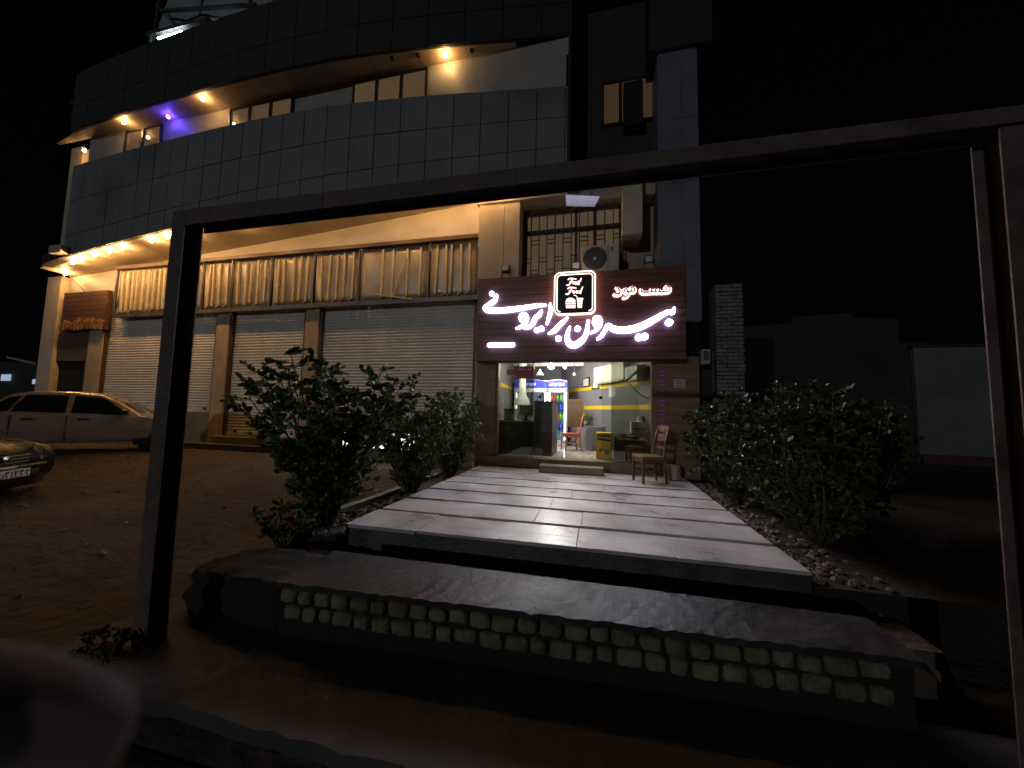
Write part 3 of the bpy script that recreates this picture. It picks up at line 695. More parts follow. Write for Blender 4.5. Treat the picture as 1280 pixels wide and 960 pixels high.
# ------------------------------------------------------------------ main illuminated sign
SY = 7.9
t = thing('illuminated_sign', 'wide wooden sign board with glowing white Persian lettering over the shop entrance', 'sign', (-.5, SY, 1.15))
b = MB(); zs = [1.15+i*(1.94/13) for i in range(14)]
for z0, z1 in zip(zs, zs[1:]):
    d = rnd.uniform(-.004, .004); b.box(-2.74, 1.74, SY+d, 8.17, z0+.003, z1-.003)
bd = b.build('board', M_wood, t)
MB().box(-2.72, 1.72, SY+.03, 8.17, 1.13, 1.1495).build('underside', M_wood_d, bd)
def z1p(u, v): p = aY(596+u/9.143, 350+v/9.143, SY-.05); return p.x, p.z
def z2p(u, v): p = aY(716+u/8.493, 330+v/8.493, SY-.05); return p.x, p.z
S1 = (8.05/455/9.143)*.74; S2 = (8.05/455/8.493)*.74
def word(strokes, dots, f, s, name='lettering'):
    a = MB(); h = MB(); k = 0
    for st in strokes:
        pts = [(*f(u, v), w*s) for u, v, w in st]
        brush(a, pts, SY-.0525-k*.0015, SY-.0535-k*.0015); brush(h, pts, SY-.004, SY-.0520-k*.0015, wmul=1.04); k += 1
    for u, v, r in dots:
        x, z = f(u, v); rr = r*s; k += 1
        dd = [(x+rr*1.08*math.cos(2*math.pi*i/14), z+rr*math.sin(2*math.pi*i/14)) for i in range(14)]
        a.prism(dd, SY-.0535-k*.0015, SY-.0525-k*.0015); h.prism([(x+(p-x)*1.03, z+(q_-z)*1.03) for p, q_ in dd], SY-.0520-k*.0015, SY-.004)
    o = a.build(name, E_white, t); h.build('letter_edge', E_halo, o)
word([[(228, 172, 28), (205, 232, 58), (155, 268, 62), (96, 312, 58), (112, 345, 60), (200, 347, 72), (330, 342, 74), (450, 328, 68), (600, 306, 58), (720, 287, 45), (788, 288, 24)]], [(172, 155, 36)], z1p, S1)
word([[(515, 470, 40), (492, 430, 42), (520, 390, 44), (556, 395, 46), (570, 440, 56), (548, 495, 52), (505, 533, 42), (452, 552, 22)],
      [(738, 350, 28), (716, 392, 54), (672, 430, 62), (642, 488, 60), (600, 533, 50), (548, 552, 26)],
      [(838, 272, 24), (844, 340, 50), (826, 420, 50), (800, 502, 24)]], [(686, 572, 37), (738, 556, 38)], z1p, S1)
word([[(1034, 432, 24), (982, 480, 54), (930, 530, 62), (890, 578, 60), (824, 610, 24)]], [(932, 668, 40)], z1p, S1)
word([[(1062, 536, 22), (1036, 615, 52), (1036, 685, 72), (1065, 732, 84), (1118, 742, 86), (1185, 705, 80), (1238, 640, 62), (1262, 560, 52), (1274, 462, 30)]], [(1152, 556, 40)], z1p, S1)
word([[(250, 662, 40), (226, 622, 44), (240, 575, 46), (276, 570, 48), (294, 612, 52), (278, 664, 50), (240, 706, 40), (188, 732, 20)],
      [(262, 796, 24), (302, 765, 46), (340, 708, 48), (372, 650, 50), (430, 686, 74), (520, 700, 80), (640, 688, 84), (750, 650, 80), (850, 598, 74), (950, 540, 60), (1020, 508, 52), (1062, 516, 44), (1076, 464, 20)]],
     [(1022, 620, 42), (702, 780, 42), (762, 770, 42)], z2p, S2)
# white lozenge
c0 = z1p(122, 745); c1 = z1p(430, 748)
b = MB(); b.prism(rrect(c0[0], c1[0], c0[1]-.042, c0[1]+.042, .0415), SY-.0465, SY-.0455); o = b.build('white_lozenge', E_white, t)
b = MB(); b.prism(rrect(c0[0]-.003, c1[0]+.003, c0[1]-.045, c0[1]+.045, .0445), SY-.045, SY-.004); b.build('lozenge_edge', E_halo, o)
# small halo-lit words
SM = [[(955, 292, 16), (985, 296, 16), (1020, 288, 16), (1030, 255, 16), (1000, 238, 16), (985, 258, 16), (1005, 275, 14)], [(965, 296, 16), (930, 298, 16), (915, 270, 14)], [(915, 296, 16), (885, 298, 16), (875, 270, 14)], [(880, 296, 16), (845, 298, 16), (830, 268, 14)],
      [(840, 298, 16), (780, 302, 18), (735, 298, 18), (722, 268, 14)],
      [(610, 290, 16), (640, 292, 16), (658, 275, 16), (645, 250, 16), (618, 255, 16), (625, 280, 14)], [(615, 292, 16), (590, 300, 16)], [(590, 300, 16), (568, 268, 18), (545, 280, 16), (560, 300, 16), (590, 300, 16), (578, 335, 16), (540, 355, 14)],
      [(465, 250, 14), (500, 285, 18), (490, 315, 20), (445, 322, 16)]]
SD = [(995, 203, 14), (745, 216, 13), (788, 222, 13), (630, 218, 14)]
a = MB(); h = MB(); k = 0
for st in SM:
    pts = [(*z2p(u, v), w*S2*1.1) for u, v, w in st]; brush(a, pts, SY-.06, SY-.07-k*.0012); brush(h, [(x, z-.006, w*1.0) for x, z, w in pts], SY-.008, SY-.016-k*.0008, wmul=3.0); k += 1  # wide glowing strokes paint the backlight halo on the board
for u, v, r in SD:
    x, z = z2p(u, v); disc(a, x, z, r*S2, SY-.06, SY-.07-k*.0012); k += 1
o = h.build('lettering_halo', E_pink, t); a.build('letter_face', M_face, o)
# badge
def z3p(u, v): p = aY(685+u/14.77, 335+v/14.77, SY-.08); return p.x, p.z
S3 = 8.0/455/14.77*.93
x0, zt_ = z3p(118, 95); x1, zb_ = z3p(880, 845)
e = MB(); e.prism(rrect(x0+.012, x1-.012, zb_+.012, zt_-.012, .13), SY-.10, SY-.004); em = e.build('badge', M_blk, t)
def ringstrip(mb, x0, x1, z0, z1, r, w, ya, yb, skip=None):
    o_ = rrect(x0, x1, z0, z1, r, 7); i_ = rrect(x0+w, x1-w, z0+w, z1-w, max(.01, r-w), 7); n = len(o_)
    for i in range(n):
        j = (i+1) % n
        if skip and skip(((o_[i][0]+o_[j][0])/2, (o_[i][1]+o_[j][1])/2)): continue
        mb.add([(o_[i][0], yb, o_[i][1]), (o_[j][0], yb, o_[j][1]), (i_[j][0], yb, i_[j][1]), (i_[i][0], yb, i_[i][1]), (o_[i][0], ya, o_[i][1]), (o_[j][0], ya, o_[j][1]), (i_[j][0], ya, i_[j][1]), (i_[i][0], ya, i_[i][1])],
               [(0, 1, 2, 3), (0, 4, 5, 1), (3, 2, 6, 7), (0, 3, 7, 4), (1, 5, 6, 2)])
m = MB(); ringstrip(m, x0, x1, zb_, zt_,   .135, .026, SY-.02, SY-.112)
xm = (x0+x1)/2
ringstrip(m, x0+.056, x1-.056, zb_+.056, zt_-.056, .09, .020, SY-.101, SY-.115, skip=lambda q: q[1] < zb_+.06 and abs(q[0]-xm) < .11)
m.build('ring_tube', E_ring, em)
FF = [[(372, 222, 20), (420, 200, 24), (520, 212, 20)], [(450, 208, 24), (425, 270, 26), (390, 315, 28), (350, 325, 26)], [(405, 262, 18), (460, 258, 16)], [(498, 262, 16), (465, 270, 20), (470, 300, 20), (500, 290, 18), (505, 262, 16), (505, 305, 18)], [(545, 258, 16), (522, 275, 20), (545, 295, 20), (520, 310, 18)], [(615, 200, 20), (585, 260, 22), (560, 305, 24), (580, 310, 16)], [(560, 250, 14), (610, 246, 14)],
      [(365, 390, 20), (415, 365, 24), (520, 378, 20)], [(440, 374, 24), (415, 435, 26), (375, 485, 28), (335, 490, 26)], [(395, 430, 18), (450, 426, 16)], [(480, 430, 16), (460, 450, 20), (478, 470, 20), (500, 450, 18), (482, 428, 16)], [(535, 430, 16), (515, 450, 20), (533, 470, 20), (555, 450, 18), (537, 428, 16)], [(605, 430, 16), (575, 440, 20), (575, 468, 20), (605, 455, 18)], [(640, 360, 20), (615, 420, 22), (600, 475, 24)]]
m = MB()
for k, st in enumerate(FF): brush(m, [(*z3p(u, v), w*S3*1.05) for u, v, w in st], SY-.101, SY-.107-k*.0006)
m.build('script_lettering', E_icon, em)
m = MB()
def ipoly(uv, ya, yb): m.prism([z3p(u, v) for u, v in uv], yb, ya)
ipoly([(325, 630), (345, 580), (400, 555), (450, 560), (500, 590), (512, 630)], SY-.101, SY-.109)
ipoly([(325, 645), (512, 645), (512, 668), (325, 668)], SY-.101, SY-.109)
ipoly([(330, 685), (512, 685), (505, 745), (338, 745)], SY-.101, SY-.109)
ipoly([(530, 560), (650, 560), (650, 585), (530, 585)], SY-.101, SY-.109)
ipoly([(540, 595), (640, 595), (625, 740), (548, 740)], SY-.101, SY-.109)
brush(m, [(*z3p(480, 510), .012), (*z3p(520, 520), .012), (*z3p(545, 560), .012)], SY-.101, SY-.11)
m.build('burger_and_cup', E_icon, em)

# things on top of the sign
def flood(px, py, label, tilt, lit=True):
    p = aY(px, py, SY+.05); z0 = 3.10
    t = thing('floodlight', label, 'floodlight', (p.x, SY+.05, z0), 'floodlights on top of the sign'); c = Vector((p.x, SY+.05, p.z)); Mx = Matrix.Translation(c) @ Matrix.Rotation(tilt, 4, 'X')
    MB().box(-.09, .09, -.02, .05, -.085, .085, Mx).build('housing', M_blk, t, bevel=.008)
    MB().box(-.07, .07, -.028, -.0205, -.05, .068, Mx).build('lens', M_flood, t)
    m = MB(); m.bar(c+Vector((-.1, .02, 0)), c+Vector((-.1, .03, z0-c.z)), .012); m.bar(c+Vector((.1, .02, 0)), c+Vector((.1, .03, z0-c.z)), .012); m.bar((c.x-.1, c.y+.03, z0+.006), (c.x+.1, c.y+.03, z0+.006), .02, .012); m.build('bracket', M_blk, t)
flood(632, 336, 'dark small floodlight on the left part of the sign top, by the cream column', R(-10))
flood(720, 332, 'pale floodlight on the sign top beside the fan unit', R(25))
flood(811, 324, 'pale floodlight near the right end of the sign top', R(25))
p0 = aY(727, 309, SY+.1); p1 = aY(774, 336, SY+.1)
t = thing('condenser_unit', 'beige outdoor air conditioner with round dark fan standing on top of the sign', 'air conditioner', ((p0.x+p1.x)/2, 8.2, 3.09))
x0, x1, z0, z1 = p0.x, p1.x, 3.12, p0.z+.02
MB().box(x0, x1, SY+.1, SY+.42, z0, z1).build('casing', M_acw, t, bevel=.02)
fx = x0+(x1-x0)*.36; fz = (z0+z1)/2; fr = (z1-z0)*.43
MB().lathe([(0, SY+.088), (fr, SY+.088), (fr, SY+.0995)], 32, (fx, 0, fz), 'y').build('fan_grille', M_grille, t)
m = MB()
for k in range(2, 8): rr = fr*k/8; m.lathe([(rr-.004, SY+.087), (rr-.004, SY+.080), (rr+.003, SY+.080), (rr+.003, SY+.087)], 28, (fx, 0, fz), 'y')
m.build('guard_ring', M_frame, t)
MB().lathe([(0, SY+.074), (.035, SY+.076), (.04, SY+.086)], 14, (fx, 0, fz), 'y').build('hub', M_acw, t)
xs_ = x0+(x1-x0)*.71
MB().box(xs_, xs_+.006, SY+.096, SY+.0995, z0+.01, z1-.01).build('panel_seam', M_blk, t)
m = MB(); disc(m, xs_+.09, z1-.10, .026, SY+.0995, SY+.096); m.box(xs_+.04, xs_+.14, SY+.096, SY+.0995, z1-.165, z1-.15); m.build('maker_mark', M_signr, t)
m = MB(); m.box(x0+.06, x0+.12, SY+.1, SY+.4, 3.09, 3.122); m.box(x1-.12, x1-.06, SY+.1, SY+.4, 3.09, 3.122); m.build('foot', M_blk, t)
# hanging pale tray lamp under the window head
a = aY(707, 243, 7.5); c = aY(749, 258, 7.2)
t = thing('hanging_tray', 'pale shallow metal tray hanging in front of the barred window', 'tray', ((a.x+c.x)/2, 7.95, a.z))
p1, p2, p3, p4 = aY(708, 257.5, 7.5), aY(743, 258.5, 7.5), aY(750, 245.5, 7.15), aY(707, 243.5, 7.15); q_ = Vector((0, .02, .035))
MB().add([p4, p3, p2, p1, p4+q_, p3+q_, p2+q_, p1+q_], [(0, 1, 2, 3), (4, 7, 6, 5), (0, 4, 5, 1), (0, 3, 7, 4), (1, 5, 6, 2), (2, 6, 7, 3)]).build('tray', M_fridge, t)
for p in (p1+Vector((.06, -.05, .05)), p2+Vector((-.06, -.05, .05))): MB().bar(p, (p.x, 8.02, 5.1), .025).build('hanger', M_frame, t)

# ------------------------------------------------------------------ shopfront glazing
t = thing('glass_shopfront', 'brown framed glass shop entrance with dusty side panes and clear open middle', 'shopfront', (-.6, DY, DZ0))
m = MB(); m.box(DX0-.06, DX0, DY-.1, DY+.06, DZ0, DZ1); m.box(DX1, DX1+.06, DY-.1, DY+.06, DZ0, DZ1); m.box(DX0-.06, DX1+.06, DY-.1, DY+.06, DZ1, DZ1+.07); m.build('frame', M_cladw, t, bevel=.006)
e1 = aY(667, 500, DY).x; e2 = aY(764, 500, DY).x; e3 = aY(752, 500, DY-.05).x; e4 = aY(679, 500, DY-.05).x
MB().box(DX0+.001, e1, DY, DY+.010, DZ0+.002, DZ1-.002).build('side_pane', G_tint, t)
MB().box(e2, DX1-.001, DY, DY+.010, DZ0+.002, DZ1-.002).build('side_pane', G_tint, t)
for xa, xb, hx in ((DX0+.25, e4, aY(675, 497, DY-.06).x), (e3, DX1-.25, aY(751, 497, DY-.06).x)):
    g = MB().box(xa, xb, DY-.05, DY-.042, DZ0+.006, DZ1-.004).build('sliding_door', G_clear, t)
    MB().lathe([(0, DY-.075), (.035, DY-.07), (.04, DY-.0505)], 14, (hx, 0, .36), 'y').build('pull_knob', M_blk, g)
m = MB()
for k in range(3): xx = -1.95+k*1.25; m.lathe([(0, 1.148), (.045, 1.148), (.05, 1.1285)], 12, (xx, 8.02, 0))
m.build('unlit_downlight', M_acw, t)
# red and purple stickers
def sticker(name, px0, py0, px1, py1, Y, m, label, lines=3, ink=M_paper, group=None):
    a = aY(px0, py0, Y); c = aY(px1, py1, Y); t = thing(name, label, 'sticker', ((a.x+c.x)/2, Y, c.z), group)
    MB().box(a.x, c.x, Y-.005, Y, c.z, a.z).build('sheet', m, t)
    q = MB(); W_ = c.x-a.x; H = a.z-c.z
    for k in range(lines):
        z = a.z-H*(.25+.55*k/max(1, lines-1)); q.box(a.x+W_*(.18+.05*rnd.random()), c.x-W_*(.18+.1*rnd.random()), Y-.0075, Y-.0055, z-H*.045, z+H*.045)
    q.build('print', ink, t)
sticker('red_sticker', 634, 462, 645, 469, DY-.052, M_red, 'smallest red sticker on the left glass', 2, M_paper)
sticker('red_sticker', 645, 458, 657.5, 473.5, DY-.052, M_red, 'large red sticker in the middle of the red row on the left glass', 1)
sticker('red_sticker', 657.8, 458, 667, 473, DY-.052, M_red, 'red sticker at the right end of the red row, next to the fridge header', 1)
for k in range(7):
    y0_ = 462+k*12.3
    pos = ['topmost purple notice', 'second purple notice from the top', 'third purple notice from the top', 'middle purple notice', 'third purple notice from the bottom', 'second purple notice from the bottom', 'lowest purple notice'][k]
    sticker('purple_notice', 821, y0_, 834, y0_+8.8, 8.198, M_purp, pos + ' in the column right of the door', 2, M_paper, 'purple notices beside the door')
sticker('paper_notice', 841.5, 474, 856.5, 484.5, 8.198, M_paper, 'pale paper notice on the wood wall right of the purple notices', 3, M_purp)

# ------------------------------------------------------------------ inside the shop
FZ = DZ0
def lampball(px, py, Y, r, e, name, label, cat='lamp', top=1.72):
    p = aY(px, py, Y); t = thing(name, label, cat, p); MB().ball(p, r, 10, 7).build('bulb', e, t, smooth=True)
    MB().tube([(p.x, p.y, p.z+r*.7), (p.x, p.y, top)], .008, 6).build('cord', M_blk, t); return t
lampball(689, 458, 10.3, .085, E_in, 'bright_lamp', 'dazzling white globe lamp at the shop ceiling above the fridges')
lampball(706, 459, 11.2, .045, E_inw, 'amber_lamp', 'small amber lamp at the shop ceiling right of the dazzling globe')
lampball(652, 462, 9.6, .06, emit('side_bulb', (1, .92, .80), 520), 'side_lamp', 'white globe lamp behind the dusty left pane near the red stickers')
lampball(712, 450, 8.75, .065, emit('front_fill_bulb', (1, .92, .80), 520), 'side_lamp', 'unseen white globe lamp added over the middle of the opening, hidden by the top frame')  # unseen lamp set above the opening to brighten things near the door
lampball(718, 468, 10.4, .05, M_flood, 'pendant_bulb', 'unlit glass pendant bulb hanging in front of the grey wall')
p = aY(675, 468, 10.9); t = thing('pendant_lamp', 'white cone pendant lamp above the left fridge', 'lamp', p)
MB().lathe([(.02, p.z+.16), (.03, p.z+.13), (.12, p.z-.02), (.115, p.z-.025)], 16, (p.x, p.y, 0)).build('lamp_shade', M_fridge, t, smooth=True); MB().tube([(p.x, p.y, p.z+.15), (p.x, p.y, 1.72)], .008, 6).build('cord', M_blk, t)
# fridges
def fridge(x0, x1, Y, label, full):
    H = 2.06; t = thing('drinks_fridge', label, 'fridge', ((x0+x1)/2, Y, FZ), 'drinks fridges at the back of the shop'); z0 = FZ; dp = .6
    m = MB(); m.box(x0, x0+.05, Y, Y+dp, z0+.08, z0+1.78); m.box(x1-.05, x1, Y, Y+dp, z0+.08, z0+1.78); m.box(x0, x1, Y+dp-.04, Y+dp, z0+.08, z0+1.78); m.box(x0, x1, Y, Y+dp, z0+.02, z0+.16); m.box(x0, x1, Y, Y+dp, z0+1.72, z0+1.82)
    m.build('cabinet', M_fridge, t)
    h = MB(); n = 8; pr = [(x0+(x1-x0)*i/n, z0+1.82+.20+.05*math.sin(math.pi*i/n)) for i in range(n+1)]
    h.prism([(x0, z0+1.82), *[(a, c) for a, c in pr], (x1, z0+1.82)], Y-.03, Y+.3)
    hd = h.build('header', E_head, t)
    m = MB(); m.prism([(a, c) for a, c in pr]+[(a, c+.02) for a, c in reversed(pr)], Y-.032, Y+.31); m.build('header_trim', M_fridge, hd)
    cu = bpy.data.curves.new('pepsi_text', 'FONT'); cu.body = 'pepsi'; cu.size = .155; cu.extrude = .003; cu.offset = .002
    to = bpy.data.objects.new('header_text', cu); COL.objects.link(to); dg = bpy.context.evaluated_depsgraph_get(); me = bpy.data.meshes.new_from_object(to.evaluated_get(dg))
    bpy.data.objects.remove(to); x_ = x0+(x1-x0)*.36; lo = Vector((x_, Y-.036, z0+1.90)) - ORG[hd]
    me.transform(Matrix.Translation(lo) @ Matrix.Rotation(R(90), 4, 'X')); me.materials.clear(); me.materials.append(E_headw)
    o = bpy.data.objects.new('header_lettering', me); COL.objects.link(o); o.parent = hd
    cx = x0+(x1-x0)*.2; cz = z0+1.93; rr = .075
    def half(a0, a1, off):
        return [(cx+rr*math.cos(R(a)), cz+rr*math.sin(R(a))) for a in range(a0, a1+1, 12)]
    MB().prism(half(0, 348, 0), Y-.036, Y-.031).build('roundel', E_headw, hd)
    MB().prism([(cx+rr*.96*math.cos(R(a)), cz+rr*.96*math.sin(R(a))) for a in range(20, 201, 12)]+[(cx-.02, cz+.012)], Y-.039, Y-.0365).build('roundel_top', E_headr, hd)
    MB().prism([(cx+rr*.96*math.cos(R(a)), cz+rr*.96*math.sin(R(a))) for a in range(215, 351, 12)]+[(cx+.01, cz-.02)], Y-.039, Y-.0365).build('roundel_bottom', E_head, hd)
    m = MB(); m.box(x1-.085, x1-.052, Y+.02, Y+.06, z0+.2, z0+1.7); m.build('light_tube', E_tube, t); m = MB(); m.box(x0+.052, x0+.07, Y+.02, Y+.06, z0+.2, z0+1.65); m.build('light_tube', E_tube, t)
    m = MB(); zsh = [z0+.2+.30*k for k in range(5)]
    for z in zsh[1:]: m.box(x0+.05, x1-.05, Y+.07, Y+dp-.05, z-.012, z)
    m.build('shelf', M_frame, t)
    m = MB(); m.box(x0, x0+.04, Y-.03, Y-.002, z0+.16, z0+1.72); m.box(x1-.05, x1, Y-.03, Y-.002, z0+.16, z0+1.72); m.box(x0, x1, Y-.03, Y-.002, z0+1.68, z0+1.74); m.box(x0, x1, Y-.03, Y-.002, z0+.13, z0+.19)
    d = m.build('door_frame', M_fridge, t); MB().box(x0+.041, x1-.051, Y-.018, Y-.012, z0+.191, z0+1.679).build('door_glass', G_clear, d)
    return zsh
BC = {}
def bottle_proto(cn, col, h, r):
    t = thing('drink_bottle', '%s drink bottle standing on a fridge shelf' % cn, 'bottle', (0, 0, 0))
    MB().lathe([(0, .001), (r, .001), (r, h*.62), (r*.85, h*.72), (r*.35, h*.9), (r*.35, h*.93)], 10).build('body', mat(cn+'_drink', col, .25, .1, 6), t, smooth=True)
    MB().lathe([(r*.42, h*.93), (r*.42, h), (0, h)], 8).build('cap', mat(cn+'_cap', tuple(min(1, c*.6+.05) for c in col), .4, .1, 6), t)
    BC[cn] = [t, 0]
for cn, col, h, r in (('orange', (.72, .20, .04), .25, .034), ('green', (.22, .52, .06), .25, .034), ('blue', (.03, .10, .62), .27, .036), ('red', (.62, .05, .05), .25, .034), ('pale blue', (.25, .50, .85), .26, .036), ('dark blue', (.02, .04, .30), .22, .034), ('teal', (.05, .42, .42), .26, .036)): bottle_proto(cn, col, h, r)
def put(cn, x, y, z, lab, group):
    t, k = BC[cn]
    if k == 0: t.location = (x, y, z); t['label'] = lab; t['group'] = group; BC[cn][1] = 1
    else: dup(t, (x, y, z), 0, lab, group)
FY = 11.5
rows = [['orange', 'orange', 'teal', 'teal', 'teal'], ['blue', 'pale blue', 'blue', 'blue', 'dark blue'], ['blue', 'red', 'orange', 'green', 'green'], ['blue', 'pale blue', 'dark blue', 'blue', 'blue'], ['orange', 'red', 'green', 'green', 'pale blue']]
nm = ['bottom', 'second lowest', 'middle', 'second highest', 'top']
f0, f1, f2 = aY(643, 500, FY).x, aY(684.5, 500, FY).x, aY(709, 500, FY).x
for (xa, xb, lab, side) in ((f0, f1-.012, 'left drinks fridge with blue header, half hidden behind the dusty pane', 'left'), (f1, f2, 'right drinks fridge with blue header and bright white light along its edge', 'right')):
    zsh = fridge(xa, xb, FY, lab, True); n = 5
    for k, z in enumerate(zsh):
        for j in range(n):
            cn = rows[k][j] if side == 'right' else rows[(k+2) % 5][(j+1) % 5]
            if side == 'left' and k > 2 and j < 2: continue
            put(cn, xa+.11+(xb-xa-.24)*j/(n-1), FY+.2, z+.002, '%s drink bottle on the %s shelf of the %s fridge' % (cn, nm[k], side), 'bottles in the drinks fridges')
# counters
a = aY(668, 567, 8.75); c = aY(690, 567, 8.75)
t = thing('service_counter', 'dark grey service counter standing just inside the door', 'counter', ((a.x+c.x)/2, 9.0, FZ))
ct = aY(680, 503, 8.75).z
MB().box(a.x-.02, c.x, 8.72, 9.9, FZ, ct).build('body', M_count, t, bevel=.008); MB().box(a.x-.03, c.x+.01, 8.70, 9.92, ct, ct+.03).build('top', M_blk, t)
MB().box((a.x+c.x)/2-.12, (a.x+c.x)/2-.10, 8.712, 8.7195, FZ+.25, ct-.15).build('trim_strip', M_chrome, t)
t = thing('low_counter', 'long low dark counter behind the dusty left pane', 'counter', (-1.9, 8.9, FZ))
lt = aY(640, 527, 8.8).z
MB().box(-2.7, a.x-.06, 8.75, 9.4, FZ, lt).build('body', M_count, t, bevel=.008); MB().box(-2.72, a.x-.05, 8.72, 9.42, lt, lt+.035).build('worktop', M_pot, t)
t = thing('monitor', 'small dark backed screen on the low counter', 'monitor', (-1.75, 9.0, lt+.035)); q = aY(658, 512, 9.0); m = MB(); m.box(q.x-.17, q.x+.17, 8.98, 9.02, lt+.16, lt+.42); m.build('screen', M_igrey, t, bevel=.01); m = MB(); m.box(q.x-.03, q.x+.03, 9.0, 9.03, lt+.035, lt+.2); m.box(q.x-.1, q.x+.1, 8.95, 9.08, lt+.036, lt+.05); m.build('stand', M_blk, t)
t = thing('hood_pipe', 'pale vertical exhaust pipe behind the dusty left pane', 'pipe', (-2.0, 10.2, .4)); q = aY(653, 490, 10.2); MB().lathe([(.10, 1.72), (.10, .55), (.22, .28), (.22, .2)], 16, (q.x, 10.2, 0)).build('pipe', M_fridge, t, smooth=True)
t = thing('coffee_machine', 'small steel machine on the low counter near the left jamb', 'machine', (-2.15, 9.05, lt+.035)); m = MB(); m.box(-2.3, -2.02, 8.9, 9.2, lt+.036, lt+.33); m.build('body', M_rim, t, bevel=.02); m = MB(); m.box(-2.28, -2.04, 8.8, 8.9, lt+.036, lt+.06); m.box(-2.28, -2.04, 8.82, 8.899, lt+.24, lt+.32); m.build('spout', M_blk, t)
# chair builder (front faces -y, origin at floor centre)
def make_chair(label, wm, sm):
    t = thing('dining_chair', label, 'chair', (0, 0, 0)); w = .21; d = .20
    for sx in (-1, 1):
        MB().bar((sx*w, -d, 0), (sx*(w-.005), -d, .44), .042, .042).build('leg', wm, t, bevel=.005)
        m = MB(); m.tube([(sx*(w-.01), d+.05, 0), (sx*(w-.01), d, .44), (sx*(w-.008), d+.03, .7), (sx*(w-.005), d+.10, 1.0)], [.021, .024, .021, .018], 8); m.build('leg', wm, t, smooth=True)
    MB().box(-w+.02, w-.02, -d-.012, -d+.012, .37, .43).box(-w+.02, w-.02, d-.012, d+.012, .37, .43).box(-w-.012, -w+.012, -d, d, .37, .43).box(w-.012, w+.012, -d, d, .37, .43).box(-w-.01, -w+.01, -d, d+.02, .20, .23).box(w-.01, w+.01, -d, d+.02, .20, .23).box(-w, w, -.01, .012, .2, .225).build('rail', wm, t)
    s = MB(); s.box(-w-.02, w+.02, -d-.03, d+.0, .435, .485); s.build('seat', sm, t, bevel=.018)
    m = MB()
    def bow(z0, z1, dy): 
        n = 8
        for i in range(n):
            xa = -w+.01+(2*w-.02)*i/n; xb = -w+.01+(2*w-.02)*(i+1)/n
            f = lambda x: .035*(1-(x/w)**2)
            ya, yb = d+dy+f(xa), d+dy+f(xb)
            ys0 = (z0-.44)/.56*.10; ys1 = (z1-.44)/.56*.10
            m.add([(xa, ya+ys0-.011, z0), (xb, yb+ys0-.011, z0), (xb, yb+ys1-.011, z1), (xa, ya+ys1-.011, z1), (xa, ya+ys0+.011, z0), (xb, yb+ys0+.011, z0), (xb, yb+ys1+.011, z1), (xa, ya+ys1+.011, z1)], [(0, 1, 2, 3), (4, 7, 6, 5), (0, 4, 5, 1), (3, 2, 6, 7), (0, 3, 7, 4), (1, 5, 6, 2)])
    bow(.93, 1.02, 0); m.build('top_rail', wm, t); m = MB(); bow(.74, .885, 0); m.build('back_slat', wm, t); m = MB(); bow(.60, .65, -.01); m.build('back_slat', wm, t)
    q = MB(); q.bar((-w+.05, d+.075, .90), (w-.05, d+.105, .93), .02, .02); q.bar((w-.05, d+.075, .90), (-w+.05, d+.105, .93), .02, .02); q.build('back_cross', wm, t)
    return t
c1 = make_chair('brown wooden chair with olive seat on the walkway beside the right door jamb', M_cwood, M_seat)
c1.location = (.93, 7.32, -1.25); c1.rotation_euler = (0, 0, R(-72)); c1.scale = (1, 1, 1.03)
q = aY(714, 563, 9.6); c2 = make_chair('reddish wooden chair with red seat inside the shop in front of the fridges', M_cwood2, M_seat2)
c2.location = (aZ(713, 563, FZ).x, aZ(713, 563, FZ).y, FZ); c2.rotation_euler = (0, 0, R(-68))
# wall things on the slanted wall
def onw(px, py, d=0):
    v = ray(px, py); k = (1.38+.53*8.5 - d*1.1318)/(v.x+.53*v.y); return v*k
WD = Vector((-.53, 1, 0)).normalized(); WN = Vector((-1, -.53, 0)).normalized()
def wallbox(m, px0, py0, px1, py1, d0, d1):
    a = onw(px0, py0, d1); c = onw(px1, py1, d1); z0, z1 = min(a.z, c.z), max(a.z, c.z)
    vs = [Vector((p.x, p.y, z)) + WN*(d-d1) for d in (d0, d1) for p, z in ((a, z0), (c, z0), (c, z1), (a, z1))]
    m.add(vs, [(0, 3, 2, 1), (4, 5, 6, 7), (0, 1, 5, 4), (1, 2, 6, 5), (2, 3, 7, 6), (3, 0, 4, 7)])
    return m
for i, (x0, y0_, x1, y1_, lab) in enumerate(((728, 473, 736.5, 483, 'upper small framed picture on the grey shop wall'), (740, 477, 748.5, 486, 'lower small framed picture on the grey shop wall, nearer the air conditioner'))):
    t = thing('picture_frame', lab, 'picture', onw(x0, y1_), 'framed pictures on the shop wall'); wallbox(MB(), x0, y0_, x1, y1_, .002, .025).build('frame', M_blk, t); wallbox(MB(), x0+1, y0_+1.2, x1-1, y1_-1.2, .0255, .028).build('print', M_paper, t)
t = thing('split_air_conditioner', 'cream wall mounted air conditioner high on the grey shop wall', 'air conditioner', onw(765, 475)); wallbox(MB(), 742, 460, 779, 474, .003, .22).build('casing', M_acw, t, bevel=.02); wallbox(MB(), 743, 472.4, 777, 475.5, .06, .20).build('flap', M_paper, t)
t = thing('wall_cooler', 'grey boxed unit on the wall behind the right dusty pane', 'cooler', onw(785, 478)); wallbox(MB(), 781, 459, 796, 475, .003, .3).build('casing', M_pot, t, bevel=.015); wallbox(MB(), 783, 462, 788, 472, .302, .306).build('vent', M_blk, t)
t = thing('wall_notice', 'white paper notice on the grey wall below the air conditioner', 'notice', onw(765, 495)); wallbox(MB(), 761, 482, 769, 496, .002, .006).build('sheet', M_paper, t)
